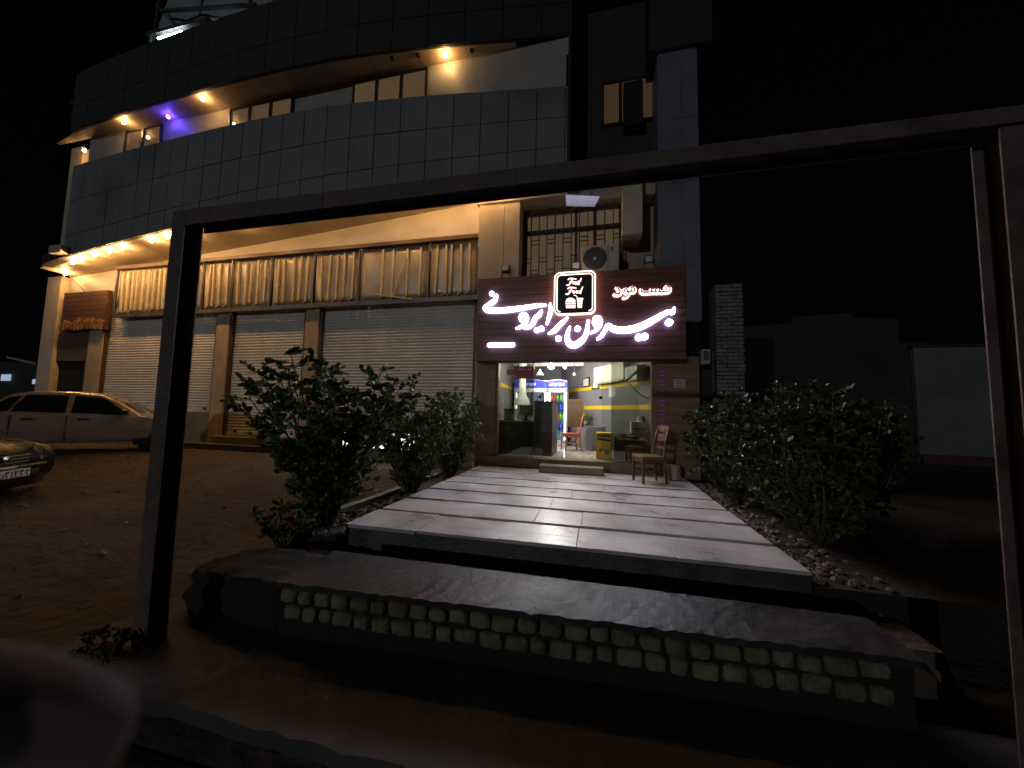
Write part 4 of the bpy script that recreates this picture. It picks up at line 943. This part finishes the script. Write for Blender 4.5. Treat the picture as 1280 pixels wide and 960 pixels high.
t = thing('shelf_bracket', 'slanting grey pipe arm across the top of the right pane', 'pipe', aY(795, 470, 9.0)); m = MB(); m.bar(aY(806, 456, 8.75), aY(782, 477, 8.75), .07, .05); m.tube([aY(786, 478, 8.76), aY(793, 487, 8.76), aY(803, 495, 8.76), aY(811, 498, 8.76)], .014, 6); m.build('arm', M_fridge, t)
t = thing('menu_board', 'dark framed glass panel on the low grey counter', 'panel', onw(720, 520)); p, q = aY(709, 499, 10.4), aY(730, 534, 10.4); m = MB(); m.box(p.x, q.x, 10.4, 10.43, p.z-.03, p.z); m.box(p.x, p.x+.03, 10.4, 10.43, q.z, p.z-.03); m.box(q.x-.03, q.x, 10.4, 10.43, q.z, p.z-.03); m.build('frame', M_cladw, t); MB().box(p.x+.031, q.x-.031, 10.41, 10.42, q.z, p.z-.031).build('glass', M_win, t)
# counter along wall
m = MB(); a = onw(712, 540); c = onw(757, 540)
t = thing('wall_counter', 'grey counter along the slanted shop wall carrying the potted plants', 'counter', (a.x, a.y, FZ)); zt2 = aY(738, 535, 9.7).z
vs = [Vector((p.x, p.y, z))+WN*d for d in (.01, .42) for p, z in ((a, FZ), (c, FZ), (c, zt2), (a, zt2))]
m.add(vs, [(0, 3, 2, 1), (4, 5, 6, 7), (0, 1, 5, 4), (1, 2, 6, 5), (2, 3, 7, 6), (3, 0, 4, 7)]); m.build('body', M_igrey, t)
def potplant(px, py, h, w, label, n):
    p = onw(px, py)+WN*.22; p.z = zt2; t = thing('potted_plant', label, 'plant', p)
    MB().lathe([(0, p.z+.001), (.06, p.z+.001), (.085, p.z+.15), (.075, p.z+.15), (.07, p.z+.12), (0, p.z+.12)], 14, (p.x, p.y, 0)).build('pot', M_pot, t, smooth=True)
    m = MB()
    for i in range(n):
        a = rnd.uniform(0, 6.28); e = rnd.uniform(.2, 1.3); L = rnd.uniform(.4, 1)*h; d = Vector((math.cos(a)*math.cos(e)*w, math.sin(a)*math.cos(e)*w, math.sin(e)*L)); b0 = Vector((p.x, p.y, p.z+.13)); tip = b0+d
        m.bar(b0, tip, .004)
        sd = Vector((-math.sin(a), math.cos(a), 0))*.025; dn = d.normalized()*.09
        m.add([tip-dn*.3, tip+dn*.3+sd, tip+dn, tip+dn*.3-sd], [(0, 1, 2), (0, 2, 3)])
    m.build('foliage', mat('house_leaf', (.16, .22, .04), .5, .35, 9), t)
potplant(740, 535, .32, .20, 'bushy yellowish pot plant with grey pot on the counter', 60)
potplant(733, 535, .22, .14, 'smaller pot plant beside the bushy one on the counter', 30)
# yellow display box
a = aZ(745, 574, FZ); c = aZ(764, 575, FZ); zt3 = aY(755, 541, a.y).z
t = thing('display_box', 'bright yellow display box with dark Persian print standing inside the door', 'display', (a.x, a.y, FZ))
MB().box(a.x, c.x+.03, a.y, a.y+.4, FZ, zt3).build('box', M_box, t, bevel=.006)
m = MB(); W_ = c.x-a.x; H = zt3-FZ; Y_ = a.y-.001
for k, (zc, xx0, xx1) in enumerate(((.90, .12, .9), (.76, .1, .45), (.74, .55, .85))):
    x = a.x+W_*xx0; i = 0
    while x < a.x+W_*xx1:
        w = W_*.13; z = FZ+H*zc; brush(m, [(x, z+rnd.uniform(0, .02), .026), (x+w*.5, z-.018, .030), (x+w, z+rnd.uniform(-.01, .03), .022)], Y_, Y_-.003, 4); x += w*1.05
m.build('print', M_ink, t)
m = MB(); disc(m, a.x+W_*.72, FZ+H*.28, .055, Y_, Y_-.003); disc(m, a.x+W_*.3, FZ+H*.35, .04, Y_, Y_-.003); m.build('food_picture', M_boxb, t)
t = thing('snack_basket', 'brown packets heaped in a basket behind the right dusty pane', 'basket', (c.x+.4, a.y+.1, FZ))
MB().box(c.x+.07, c.x+.72, a.y+.02, a.y+.42, FZ, zt3-.12).build('basket', M_boxb, t, bevel=.03)
m = MB()
for i in range(26): m.ball((c.x+.14+rnd.random()*.5, a.y+.08+rnd.random()*.3, zt3-.12+rnd.uniform(0, .09)), .055, 6, 4, (1.2, .8, .6))
m.build('packets', M_boxb, t)
a = aY(789, 527, 8.95); c = aY(810, 557, 8.95)
t = thing('white_cabinet', 'white drawer cabinet behind the right dusty pane', 'cabinet', ((a.x+c.x)/2, 9.0, FZ)); MB().box(a.x, c.x, 8.95, 9.3, FZ, a.z).build('body', M_fridge, t, bevel=.01)
m = MB(); m.box(a.x+.05, c.x-.05, 8.938, 8.949, a.z-.17, a.z-.15); m.build('handle', M_frame, t); MB().box(a.x+.01, c.x-.01, 8.944, 8.9495, a.z-.3, a.z-.29).build('drawer_gap', M_blk, t)
t = thing('paper_roll', 'white roll standing on the white cabinet', 'roll', ((a.x+c.x)/2+.03, 9.1, a.z)); MB().lathe([(0, a.z+.001), (.075, a.z+.001), (.075, a.z+.13), (.02, a.z+.13), (.02, a.z+.1)], 16, ((a.x+c.x)/2+.03, 9.1, 0)).build('roll', M_fridge, t)

# ------------------------------------------------------------------ in front of the door
a = aZ(672, 592, -1.25); c = aZ(754, 594, -1.25)
t = thing('stone_step', 'loose pale stone step block lying before the shop threshold', 'step', ((a.x+c.x)/2, 7.8, -1.25)); MB().box(a.x, c.x, 7.66, 7.98, -1.246, -1.10).build('step', M_plinth, t, bevel=.012)
p = aZ(842, 601, -1.25)
t = thing('wooden_box', 'small weathered wooden box on the walkway beside the brown chair', 'box', (p.x, p.y+.1, -1.25)); MB().box(p.x-.14, p.x+.13, p.y, p.y+.24, -1.246, -.97).build('box', M_cladw, t, bevel=.008); MB().box(p.x-.05, p.x+.06, p.y-.006, p.y-.001, -1.23, -.98).build('plank', M_pier, t)

# ------------------------------------------------------------------ portal frame of square steel columns
t = thing('steel_portal_frame', 'dark rusty steel portal frame of square columns straddling the steps', 'frame', (-.7, 2.15, -1.75))
f = MB(); f.box(-3.285, -3.277, 2.08, 2.22, -1.76, 1.53); f.box(-3.277, -3.155, 2.08, 2.088, -1.76, 1.53); f.box(-3.277, -3.155, 2.212, 2.22, -1.76, 1.53); p_ = f.build('post', M_steel, t)
MB().box(-3.276, -3.22, 2.089, 2.211, -1.75, 1.525).build('channel_shade', M_gap, p_)  # black filler paints the shade inside the open channel
f = MB(); f.box(1.972, 1.98, 2.10, 2.24, -1.76, 1.392); f.box(1.845, 1.972, 2.10, 2.108, -1.76, 1.392); f.box(1.845, 1.972, 2.232, 2.24, -1.76, 1.392); p_ = f.build('post', M_steel, t)
MB().box(1.90, 1.971, 2.109, 2.231, -1.75, 1.388).build('channel_shade', M_gap, p_)
def hexa(m, x0, x1, y0, y1, za, zb, zc, zd):
    m.add([(x0, y0, za), (x1, y0, zb), (x1, y1, zb), (x0, y1, za), (x0, y0, zc), (x1, y0, zd), (x1, y1, zd), (x0, y1, zc)], [(0, 3, 2, 1), (4, 5, 6, 7), (0, 1, 5, 4), (1, 2, 6, 5), (2, 3, 7, 6), (3, 0, 4, 7)])
f = MB(); hexa(f, -3.154, 2.0, 2.08, 2.088, 1.405, 1.395, 1.53, 1.475); hexa(f, -3.154, 2.0, 2.222, 2.23, 1.405, 1.395, 1.53, 1.475); hexa(f, -3.154, 2.0, 2.088, 2.222, 1.522, 1.467, 1.53, 1.475)
p_ = f.build('beam', M_steel, t)
f = MB(); hexa(f, -3.15, 1.99, 2.089, 2.221, 1.45, 1.42, 1.52, 1.465); f.build('channel_shade', M_gap, p_)  # same painted shade in the hollow under the beam
for x in (-1.9, -.5, .9): k_ = -.0107*(x+3.15); MB().bar((x, 2.078, 1.415), (x+.004, 2.078, 1.525+k_), .012, .006).build('weld_seam', M_steel, t)
# ------------------------------------------------------------------ bushes
def make_bush(name, label, loc, h, spread, ns, nt_, nl, m, seed, lsize=.06, vee=.75, group=None, droop=0):
    r = random.Random(seed); t = thing(name, label, 'bush', loc, group); st = MB(); lf = MB(); L0 = Vector(loc)
    def leaf(p, d, s):
        d = d.normalized(); up = Vector((r.uniform(-1, 1), r.uniform(-1, 1), r.uniform(-.2, 1.2))); sd = d.cross(up)
        if sd.length < .05: sd = Vector((1, 0, 0))
        sd.normalize(); nn = sd.cross(d); w = s*.36; c = s*.08
        lf.add([p, p+d*s*.35+sd*w*.9+nn*c, p+d*s*.72+sd*w*.75+nn*c, p+d*s, p+d*s*.72-sd*w*.75+nn*c, p+d*s*.35-sd*w*.9+nn*c, p+d*s*.5], [(0, 6, 2, 1), (6, 3, 2), (0, 5, 4, 6), (6, 4, 3)])
    for i in range(ns):
        a = 2*math.pi*(i+r.uniform(-.4, .4))/ns; k = math.sqrt(r.uniform(.02, 1)); rad = spread*k; hh = h*r.uniform(.72, 1.03)*(1-.22*k*k)
        tip = L0+Vector((math.cos(a)*rad, math.sin(a)*rad, hh)); mid = L0+Vector((math.cos(a)*rad*vee*.55, math.sin(a)*rad*vee*.55, hh*.5)) + Vector((r.uniform(-.07, .07), r.uniform(-.07, .07), 0))
        base = L0+Vector((math.cos(a)*.05, math.sin(a)*.05, -.03)); pts = [base.lerp(mid, .5)+Vector((r.uniform(-.03, .03), r.uniform(-.03, .03), 0))]
        q = crom([base, mid, tip], 6); st.tube(q, [.016*(1-j/len(q))+.003 for j in range(len(q))], 5)
        for j in range(nt_):
            u = r.uniform(.12, 1.0)**.8; k2 = min(len(q)-2, int(u*(len(q)-1))); p = q[k2].lerp(q[k2+1], r.random())
            a2 = r.uniform(0, 6.28); tl_ = r.uniform(.14, .34)*spread*(1.25-.5*u); dd = Vector((math.cos(a2), math.sin(a2), r.uniform(-.05, .9)-droop)).normalized()
            e = p+dd*tl_; st.tube([p, p.lerp(e, .5)+Vector((0, 0, .02)), e], [.005, .004, .002], 4, False)
            for n_ in range(nl):
                v = (n_+.5)/nl; pp = p.lerp(e, .15+.85*v); rr = Vector((r.uniform(-1, 1), r.uniform(-1, 1), r.uniform(-.5, .9)))
                leaf(pp, dd*.8+rr, lsize*r.uniform(.45, 1.3))
    lf.build('foliage', m, t); st.build('stems', M_bark, t, smooth=True); return t
make_bush('shrub', 'largest left shrub, nearest the steps, fanning out in front of the middle shutter', (-3.12, 3.80, -1.40), 2.2, 1.0, 30, 22, 13, M_leaf, 3, .074, .75, 'shrubs along the walkway')
make_bush('shrub', 'middle left shrub in front of the right shutter', (-3.05, 5.7, -1.40), 1.78, .74, 26, 22, 13, M_leaf, 5, .070, .95, 'shrubs along the walkway')
make_bush('shrub', 'left shrub closest to the shop glass', (-2.98, 7.15, -1.40), 1.9, .72, 26, 22, 13, M_leaf, 8, .070, .95, 'shrubs along the walkway')
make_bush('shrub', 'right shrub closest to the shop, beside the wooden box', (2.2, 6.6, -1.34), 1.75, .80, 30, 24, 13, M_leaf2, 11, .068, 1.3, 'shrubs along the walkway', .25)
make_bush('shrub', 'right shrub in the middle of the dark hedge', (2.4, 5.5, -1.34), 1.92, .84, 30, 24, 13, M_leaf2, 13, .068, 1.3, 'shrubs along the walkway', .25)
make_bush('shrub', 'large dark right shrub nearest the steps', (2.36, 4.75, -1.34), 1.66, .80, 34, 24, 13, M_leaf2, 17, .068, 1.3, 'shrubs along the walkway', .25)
make_bush('weed', 'dark low weeds around the foot of the left steel post', (-3.3, 1.98, -1.78), .16, .26, 9, 8, 7, M_leaf2, 31, .035, 1.3)
make_bush('weed', 'low leafy weed at the foot of the largest left shrub', (-3.35, 3.45, -1.5), .42, .42, 9, 8, 8, M_leaf, 21, .055, 1.2)

# ------------------------------------------------------------------ right side
t = thing('brick_pillar', 'rough whitish brick pillar right of the shop corner', 'pillar', (2.75, 8.7, -1.3)); b = MB(); z = -1.35; k = 0
while z < 2.82:
    h = .082; x = 2.45
    while x < 2.98:
        w = .21 if x > 2.46 or k % 2 else .11
        xe = min(2.98+rnd.uniform(-.015, .02), x+w); b.box(x+.007, xe-.007, 8.445+rnd.uniform(-.022, .022), 8.95, z+.008, z+h-.006); x = xe+.0001
    z += h; k += 1
b.build('bricks', M_brickp, t); MB().box(2.47, 2.955, 8.48, 8.94, -1.4, 2.79).build('mortar', M_soil, t)
t = thing('metal_gate', 'black sheet metal gate between the brick pillar and the neighbouring wall', 'gate', (3.35, 8.8, -1.3)); MB().box(3.0, 3.62, 8.75, 8.8, -1.35, 1.70).build('leaf', M_dark, t); m = MB(); m.box(2.985, 3.03, 8.72, 8.749, -1.35, 1.72); m.box(3.59, 3.64, 8.72, 8.749, -1.35, 1.72); m.build('frame', M_blk, t)
t = thing('meter_box', 'small white electric meter box on the shop corner above a conduit', 'meter box', aY(882, 446, 8.1)); a = aY(876.5, 437, 8.15); c = aY(887, 455, 8.15); MB().box(a.x, c.x, 8.1, 8.3, c.z, a.z).build('case', M_white, t, bevel=.008); MB().box(a.x+.03, c.x-.03, 8.092, 8.0995, c.z+.07, a.z-.04).build('window', M_frame, t)
q = aY(891, 440, 8.3); MB().tube([(q.x, 8.3, q.z), (q.x, 8.3, -1.3)], .028, 8).build('conduit', M_frame, t)
MB().box(2.06, 2.46, 8.55, 8.8, -1.35, 1.3).build('shop_return', M_clad2, B)
t = thing('neighbour_house', 'dark mud coloured neighbouring house with an uneven roofline beyond the gate', 'house', (6, 14.5, -1.3))
pz = lambda px, py: (aY(px, py, 14.5).x, aY(px, py, 14.5).z)
poly = [(5.0, -1.5), (aY(1158, 560, 14.5).x, -1.5), pz(1158, 428), pz(1124, 428), pz(1123, 398), pz(1066, 397), pz(1065, 391), pz(990, 396), pz(989, 404), pz(950, 407), (5.0, pz(930, 410)[1])]
MB().prism(poly, 14.5, 20).build('wall', M_mud, t)
t = thing('boundary_wall', 'pale rendered boundary wall at the far right behind the shrubs', 'wall', (11, 14.3, -1.3))
xa = aY(1146, 500, 14.3).x; MB().box(xa, 24, 14.3, 14.45, -1.5, 2.35).build('wall', M_wallr, t); MB().box(xa-.05, 24, 14.26, 14.5, 2.352, 2.44).build('coping', M_mud, t)
MB().box(xa, 24, 14.2, 14.298, -1.5, -1.05).build('footing', M_brown, t)
t = thing('rubble_heap', 'low dark heap of earth on the right beyond the shrubs', 'heap', (4.6, 4.6, -1.4)); m = MB(); m.ball((4.8, 4.5, -1.45), .9, 18, 10, (1.5, 1.1, .3))
for i in range(len(m.v)): m.v[i] += Vector((rnd.uniform(-1, 1), rnd.uniform(-1, 1), rnd.uniform(-1, 1)))*.05
m.build('earth', M_soil, t, smooth=True)

# ------------------------------------------------------------------ distant left
t = thing('distant_shop', 'dim distant shop front with bluish lit panes at the far left', 'shop', (-34, 16, -1)); 
a = aY(0, 446, 15); c = aY(48, 485, 15)
MB().box(-50, c.x+.2, 15, 20, -1.4, aY(30, 452, 15).z).build('wall', M_mud, t)
m = MB(); m.box(aY(2, 470, 14.9).x, aY(14, 470, 14.9).x, 14.88, 14.9, aY(8, 476, 14.9).z, aY(8, 468, 14.9).z); m.build('window', E_far, t); m = MB(); m.box(aY(41, 476, 14.9).x, aY(47, 476, 14.9).x, 14.88, 14.9, aY(44, 480, 14.9).z, aY(44, 474, 14.9).z); m.build('window', E_far, t)
m = MB(); m.bar(aY(14, 447, 14.6), aY(50, 455, 14.6), .35, .12); m.build('eave', M_pier, t)

# ------------------------------------------------------------------ cars
def make_car(label, paint, st, wins, wheels, loc, rz, name='parked_car'):
    """st: stations (x, z_low, z_belt, z_top, w_belt, w_top); x runs from rear (negative) to front (positive)"""
    t = thing(name, label, 'car', (0, 0, 0)); vs = []; fs = []; n = 11
    def ring(s):
        x, zl, zb, zt, wb, wt = s
        h = [(wb*.93, zl), (wb*.99, zl+.10), (wb*1.0, zl+(zb-zl)*.55), (wb*.985, zb-.03), (wb*.955, zb), (wt, zt-.05), (wt*.86, zt-.008)]
        return [(x, -y, z) for y, z in h]+[(x, 0, zt+.012)]+[(x, y, z) for y, z in reversed(h)]
    for s in st: vs += ring(s)
    n = 15
    for i in range(len(st)-1):
        for j in range(n-1): fs.append((i*n+j, i*n+j+1, (i+1)*n+j+1, (i+1)*n+j))
        fs.append((i*n, (i+1)*n, (i+1)*n+n-1, i*n+n-1))
    fs.append(tuple(range(n))); fs.append(tuple(range((len(st)-1)*n, len(st)*n)))
    b = MB(); b.add(vs, fs); body = b.build('body', paint, t, smooth=True, bevel=.02)
    def S(x, u, sd, off=.008):
        for a, c in zip(st, st[1:]):
            if a[0] <= x <= c[0]: k = (x-a[0])/(c[0]-a[0]); s = [p+(q-p)*k for p, q in zip(a, c)]; break
        y0, z0, y1, z1 = s[4]*.955, s[2], s[5], s[3]-.05; return (x, sd*(y0+(y1-y0)*u+off), z0+(z1-z0)*u+off*.3)
    for w in wins:
        for sd in (-1, 1):
            m = MB(); k = 5; lo = []; hi = []
            for i in range(k+1):
                f = i/k; lo.append(S(w[0]+(w[1]-w[0])*f, .07, sd)); hi.append(S(w[2]+(w[3]-w[2])*f, .90, sd))
            for i in range(k): m.add([lo[i], lo[i+1], hi[i+1], hi[i]], [(0, 1, 2, 3)])
            o = m.build('side_window', M_cglass, t); sm_ = o.modifiers.new('solid', 'SOLIDIFY'); sm_.thickness = .004
    for wxp, rr, hw in wheels:
        for sd in (-1, 1):
            m = MB(); y = sd*(hw-.09); m.lathe([(rr*.62, y-.085), (rr*.95, y-.09), (rr, y-.06), (rr, y+.06), (rr*.95, y+.09), (rr*.62, y+.085)], 24, (wxp, 0, rr), 'y'); w = m.build('wheel', M_rub, t, smooth=True)
            m = MB(); m.lathe([(0, y+sd*.055), (rr*.2, y+sd*.065), (rr*.5, y+sd*.05), (rr*.63, y+sd*.082)], 20, (wxp, 0, rr), 'y'); m.build('rim', M_rim, w, smooth=True)
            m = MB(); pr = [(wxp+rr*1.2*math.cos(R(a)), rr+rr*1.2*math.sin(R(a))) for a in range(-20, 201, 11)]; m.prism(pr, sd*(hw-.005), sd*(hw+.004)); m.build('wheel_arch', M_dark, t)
    t.location = loc; t.rotation_euler = (0, 0, rz); return t, S
# stations of a compact saloon, x forward
ST = [(-2.1, .38, .86, .90, .70, .60), (-2.02, .28, .92, .95, .78, .66), (-1.55, .25, .93, .99, .80, .64), (-1.15, .24, .93, 1.34, .81, .58), (-.85, .24, .92, 1.42, .815, .60), (-.2, .24, .90, 1.44, .82, .61), (.30, .24, .89, 1.40, .82, .60), (.62, .24, .88, 1.22, .82, .60), (1.05, .24, .87, .93, .82, .66), (1.40, .25, .82, .86, .80, .66), (1.68, .27, .74, .77, .76, .62), (1.76, .36, .60, .63, .70, .58)]
car1, S1f = make_car('beige saloon car parked side on before the leftmost shutter', M_car, ST, [(-.98, -.42, -.86, -.44), (-.34, .34, -.34, .22), (.42, 1.0, .30, .42)][:0] + [(-1.42, -1.08, -1.12, -.95), (-1.02, -.22, -.88, -.24), (-.13, .86, -.12, .40)], [(-1.3, .29, .80), (1.28, .29, .80)], (0, 0, 0), 0)
ORG[car1] = Vector((0, 0, 0))
for sd in (-1, 1):
    m = MB(); m.box(-.190, -.178, sd*.815-.006, sd*.815+.006, .30, .86); m.build('door_seam', M_dark, car1); m = MB(); m.box(-1.018, -1.006, sd*.81-.006, sd*.81+.006, .45, .88); m.build('door_seam', M_dark, car1)
    for x in (-.85, .0): m = MB(); m.box(x, x+.17, sd*.815-.014, sd*.815+.014, .77, .81); m.build('door_handle', M_blk, car1, bevel=.004)
    m = MB(); m.box(.72, .84, sd*.90-.08, sd*.90+.08, .90, 1.02); m.build('wing_mirror', M_blk, car1, bevel=.02)
    m = MB(); m.box(-1.9, 1.45, sd*.818-.008, sd*.818+.008, .50, .54); m.build('side_moulding', M_car, car1)
    m = MB(); m.box(1.64, 1.78, sd*.52-.17, sd*.52+.17, .56, .68); m.build('headlight', M_lamp, car1, bevel=.02)
m = MB(); m.add([(.68, -.50, 1.20), (.68, .50, 1.20), (1.02, .58, .955), (1.02, -.58, .955)], [(0, 1, 2, 3)]); o = m.build('windscreen', M_cglass, car1); o.modifiers.new('solid', 'SOLIDIFY').thickness = .01
car1.location = (-11.1, 5.87, -1.055); car1.rotation_euler = (0, 0, .815); car1.scale = (.895,)*3
ST2 = [(x, zl, zb+.02, zt+.02, w+.03, wt+.03) for x, zl, zb, zt, w, wt in ST[:-3]+[(1.6, .25, .80, .84, .80, .66), (2.0, .27, .72, .75, .76, .62), (2.12, .36, .60, .63, .70, .58)]]
car2, _ = make_car('black glossy car with chrome trim nosing in at the left edge of the photo', M_carb, ST2, [(-1.02, -.22, -.88, -.24), (-.13, .86, -.12, .40)], [(-1.3, .30, .83), (1.28, .30, .83)], (0, 0, 0), 0)
ORG[car2] = Vector((0, 0, 0))
for sd in (-1, 1):
    m = MB(); m.add([(1.74, sd*.80, .80), (2.02, sd*.735, .66), (2.13, sd*.50, .62), (2.06, sd*.46, .76), (1.70, sd*.805, .66), (2.0, sd*.75, .585), (2.14, sd*.52, .55), (2.05, sd*.4, .6)], [(0, 1, 2, 3), (4, 7, 6, 5), (0, 4, 5, 1), (1, 5, 6, 2), (2, 6, 7, 3), (0, 3, 7, 4)]); m.build('headlight', M_lamp, car2, bevel=.01)
m = MB()
for z in (.555, .60, .645): m.tube([(2.10, -.42, z), (2.165, 0, z), (2.10, .42, z)], .011, 6)
m.lathe([(0, 2.185), (.05, 2.18), (.055, 2.15)], 16, (0, 0, .61), 'x'); m.build('grille', M_chrome, car2)
m = MB(); m.tube([(1.75, -.85, .49), (2.0, -.80, .50), (2.16, -.5, .50), (2.21, 0, .50), (2.16, .5, .50), (2.0, .80, .50), (1.75, .85, .49)], .022, 8); m.build('bumper_trim', M_chrome, car2, smooth=True)
m = MB()
for k in range(12):
    a0 = -1+2*k/12; a1 = -1+2*(k+1)/12; f = lambda s: (2.20-.28*abs(s)**2.6, s*.83)
    (xa, ya), (xb, yb) = f(a0), f(a1); m.add([(xa, ya, .22), (xb, yb, .22), (xb, yb, .48), (xa, ya, .48), (xa-.2, ya*.95, .2), (xb-.2, yb*.95, .2), (xb-.2, yb*.95, .5), (xa-.2, ya*.95, .5)], [(0, 1, 2, 3), (3, 2, 6, 7), (0, 4, 5, 1)])
m.build('bumper', M_carb, car2, smooth=True)
m = MB(); m.box(2.212, 2.225, -.26, .26, .36, .47); pl = m.build('number_plate', M_plate, car2, bevel=.004)
# plate characters (seen from the front, left to right): y decreases to the right when looking at the nose
def glyph(strokes, y0, s):
    for st_ in strokes:
        pts = [(-(y0)+u*s, .372+v*s, .012) for u, v in st_]; g_ = MB(); brush(g_, pts, 0, .004, 4)
        mm_.add([(2.2255+v_.y, -v_.x*-1, v_.z) for v_ in [Vector((p_.x, p_.y, p_.z)) for p_ in g_.v]], g_.f)
mm_ = MB()
three = [[(.0, .9), (.15, 1), (.22, .75), (.35, 1), (.45, .8), (.55, 1)], [(.08, .92), (.12, .5), (.3, 0)]]
one = [[(.2, 1), (.25, .5), (.3, 0)]]
two = [[(.05, 1), (.3, .75), (.5, 1)], [(.08, .92), (.14, .5), (.3, 0)]]
noon = [[(.0, .6), (.1, .1), (.4, 0), (.65, .2), (.68, .6)], [(.33, .62), (.36, .64)]]
for ch, y0 in ((noon, .12), (three, .05), (one, -.01), (two, -.06), (three, -.13), (two, -.20)): glyph(ch, y0, .075)
mm_.build('plate_characters', M_ink, pl)
car2.location = (-9.72, 2.36, -1.40); car2.rotation_euler = (0, 0, .44)

# ------------------------------------------------------------------ the photographer's hand at the lower left
def cs(px, py, z): return D2*z + R3*((px-640)/FPX*z) - U3*((py-480)/FPX*z)
def camp(x, y, z): return R3*x + U3*y + D2*z
def skin(name, chain_list, m, parent, subs=2):
    """chain_list: [(points with radius, index of parent vertex or None)] one connected skin"""
    vs = []; es = []; rs = []; start = []
    for pts, par in chain_list:
        k = len(vs)
        for i, (p, r_) in enumerate(pts):
            vs.append(p-ORG[parent]); rs.append(r_)
            if i: es.append((k+i-1, k+i))
        if par is not None: es.append((par, k))
        start.append(k)
    me = bpy.data.meshes.new(name); me.from_pydata(vs, es, []); o = bpy.data.objects.new(name, me); COL.objects.link(o); o.parent = parent; ORG[o] = ORG[parent]
    md = o.modifiers.new('skin', 'SKIN'); md.use_smooth_shade = True
    for i, r_ in enumerate(rs): me.skin_vertices[0].data[i].radius = (r_, r_)
    me.skin_vertices[0].data[0].use_root = True
    sb = o.modifiers.new('sub', 'SUBSURF'); sb.levels = subs; sb.render_levels = subs
    me.materials.append(m); return o
tip = cs(140, 950, .044)
pt = thing('person', 'hand of a person with blurred fingertip close by at the lower left corner', 'person', tip)
tc_ = (tip.dot(R3), tip.dot(U3), tip.dot(D2))
P_ = lambda x, y, z: camp(tc_[0]+x, tc_[1]+y, tc_[2]+z)
wrist = P_(-.115, -.075, -.035)
palm = [(wrist, .024), (P_(-.098, -.055, -.022), .026), (P_(-.085, -.035, -.012), .024)]
idx = [(P_(-.068, -.012, -.006), .0115), (P_(-.044, .0025, 0), .0102), (P_(-.022, .0025, .002), .0096), (P_(-.002, -.002, .001), .0082)]
mid = [(P_(-.066, -.030, -.004), .0110), (P_(-.042, -.026, .010), .0095), (P_(-.026, -.034, .004), .0088), (P_(-.026, -.040, -.012), .0076)]
rng_ = [(P_(-.070, -.045, -.006), .0105), (P_(-.048, -.045, .008), .0092), (P_(-.034, -.053, .002), .0085), (P_(-.035, -.058, -.012), .0072)]
lit_ = [(P_(-.078, -.058, -.010), .0095), (P_(-.060, -.062, .002), .0080), (P_(-.050, -.068, -.003), .0074), (P_(-.051, -.072, -.014), .0064)]
thb = [(P_(-.100, -.030, -.034), .0125), (P_(-.082, -.016, -.048), .0110), (P_(-.064, -.012, -.052), .0092)]
skin('hand', [(palm, None), (idx, 2), (mid, 2), (rng_, 2), (lit_, 2), (thb, 1)], M_skin, pt)
n_ = MB(); up_ = (U3*.8 - D2*.6).normalized(); ax_ = (P_(-.002, -.002, .001)-P_(-.022, .0025, .002)).normalized(); sd_ = ax_.cross(up_).normalized()
c_ = P_(-.003, -.002, .001)+up_*.0080
n_.add([c_-ax_*.006-sd_*.004, c_-ax_*.006+sd_*.004, c_+ax_*.005+sd_*.0038-up_*.001, c_+ax_*.0065-up_*.0015, c_+ax_*.005-sd_*.0038-up_*.001], [(0, 1, 2, 3, 4)])
o = n_.build('fingernail', M_nail, pt); o.modifiers.new('solid', 'SOLIDIFY').thickness = .0006
skin('sleeve', [([(P_(-.122, -.085, -.042), .030), (P_(-.15, -.13, -.075), .038), (P_(-.20, -.24, -.14), .050), (P_(-.24, -.36, -.20), .058)], None)], M_cloth, pt)
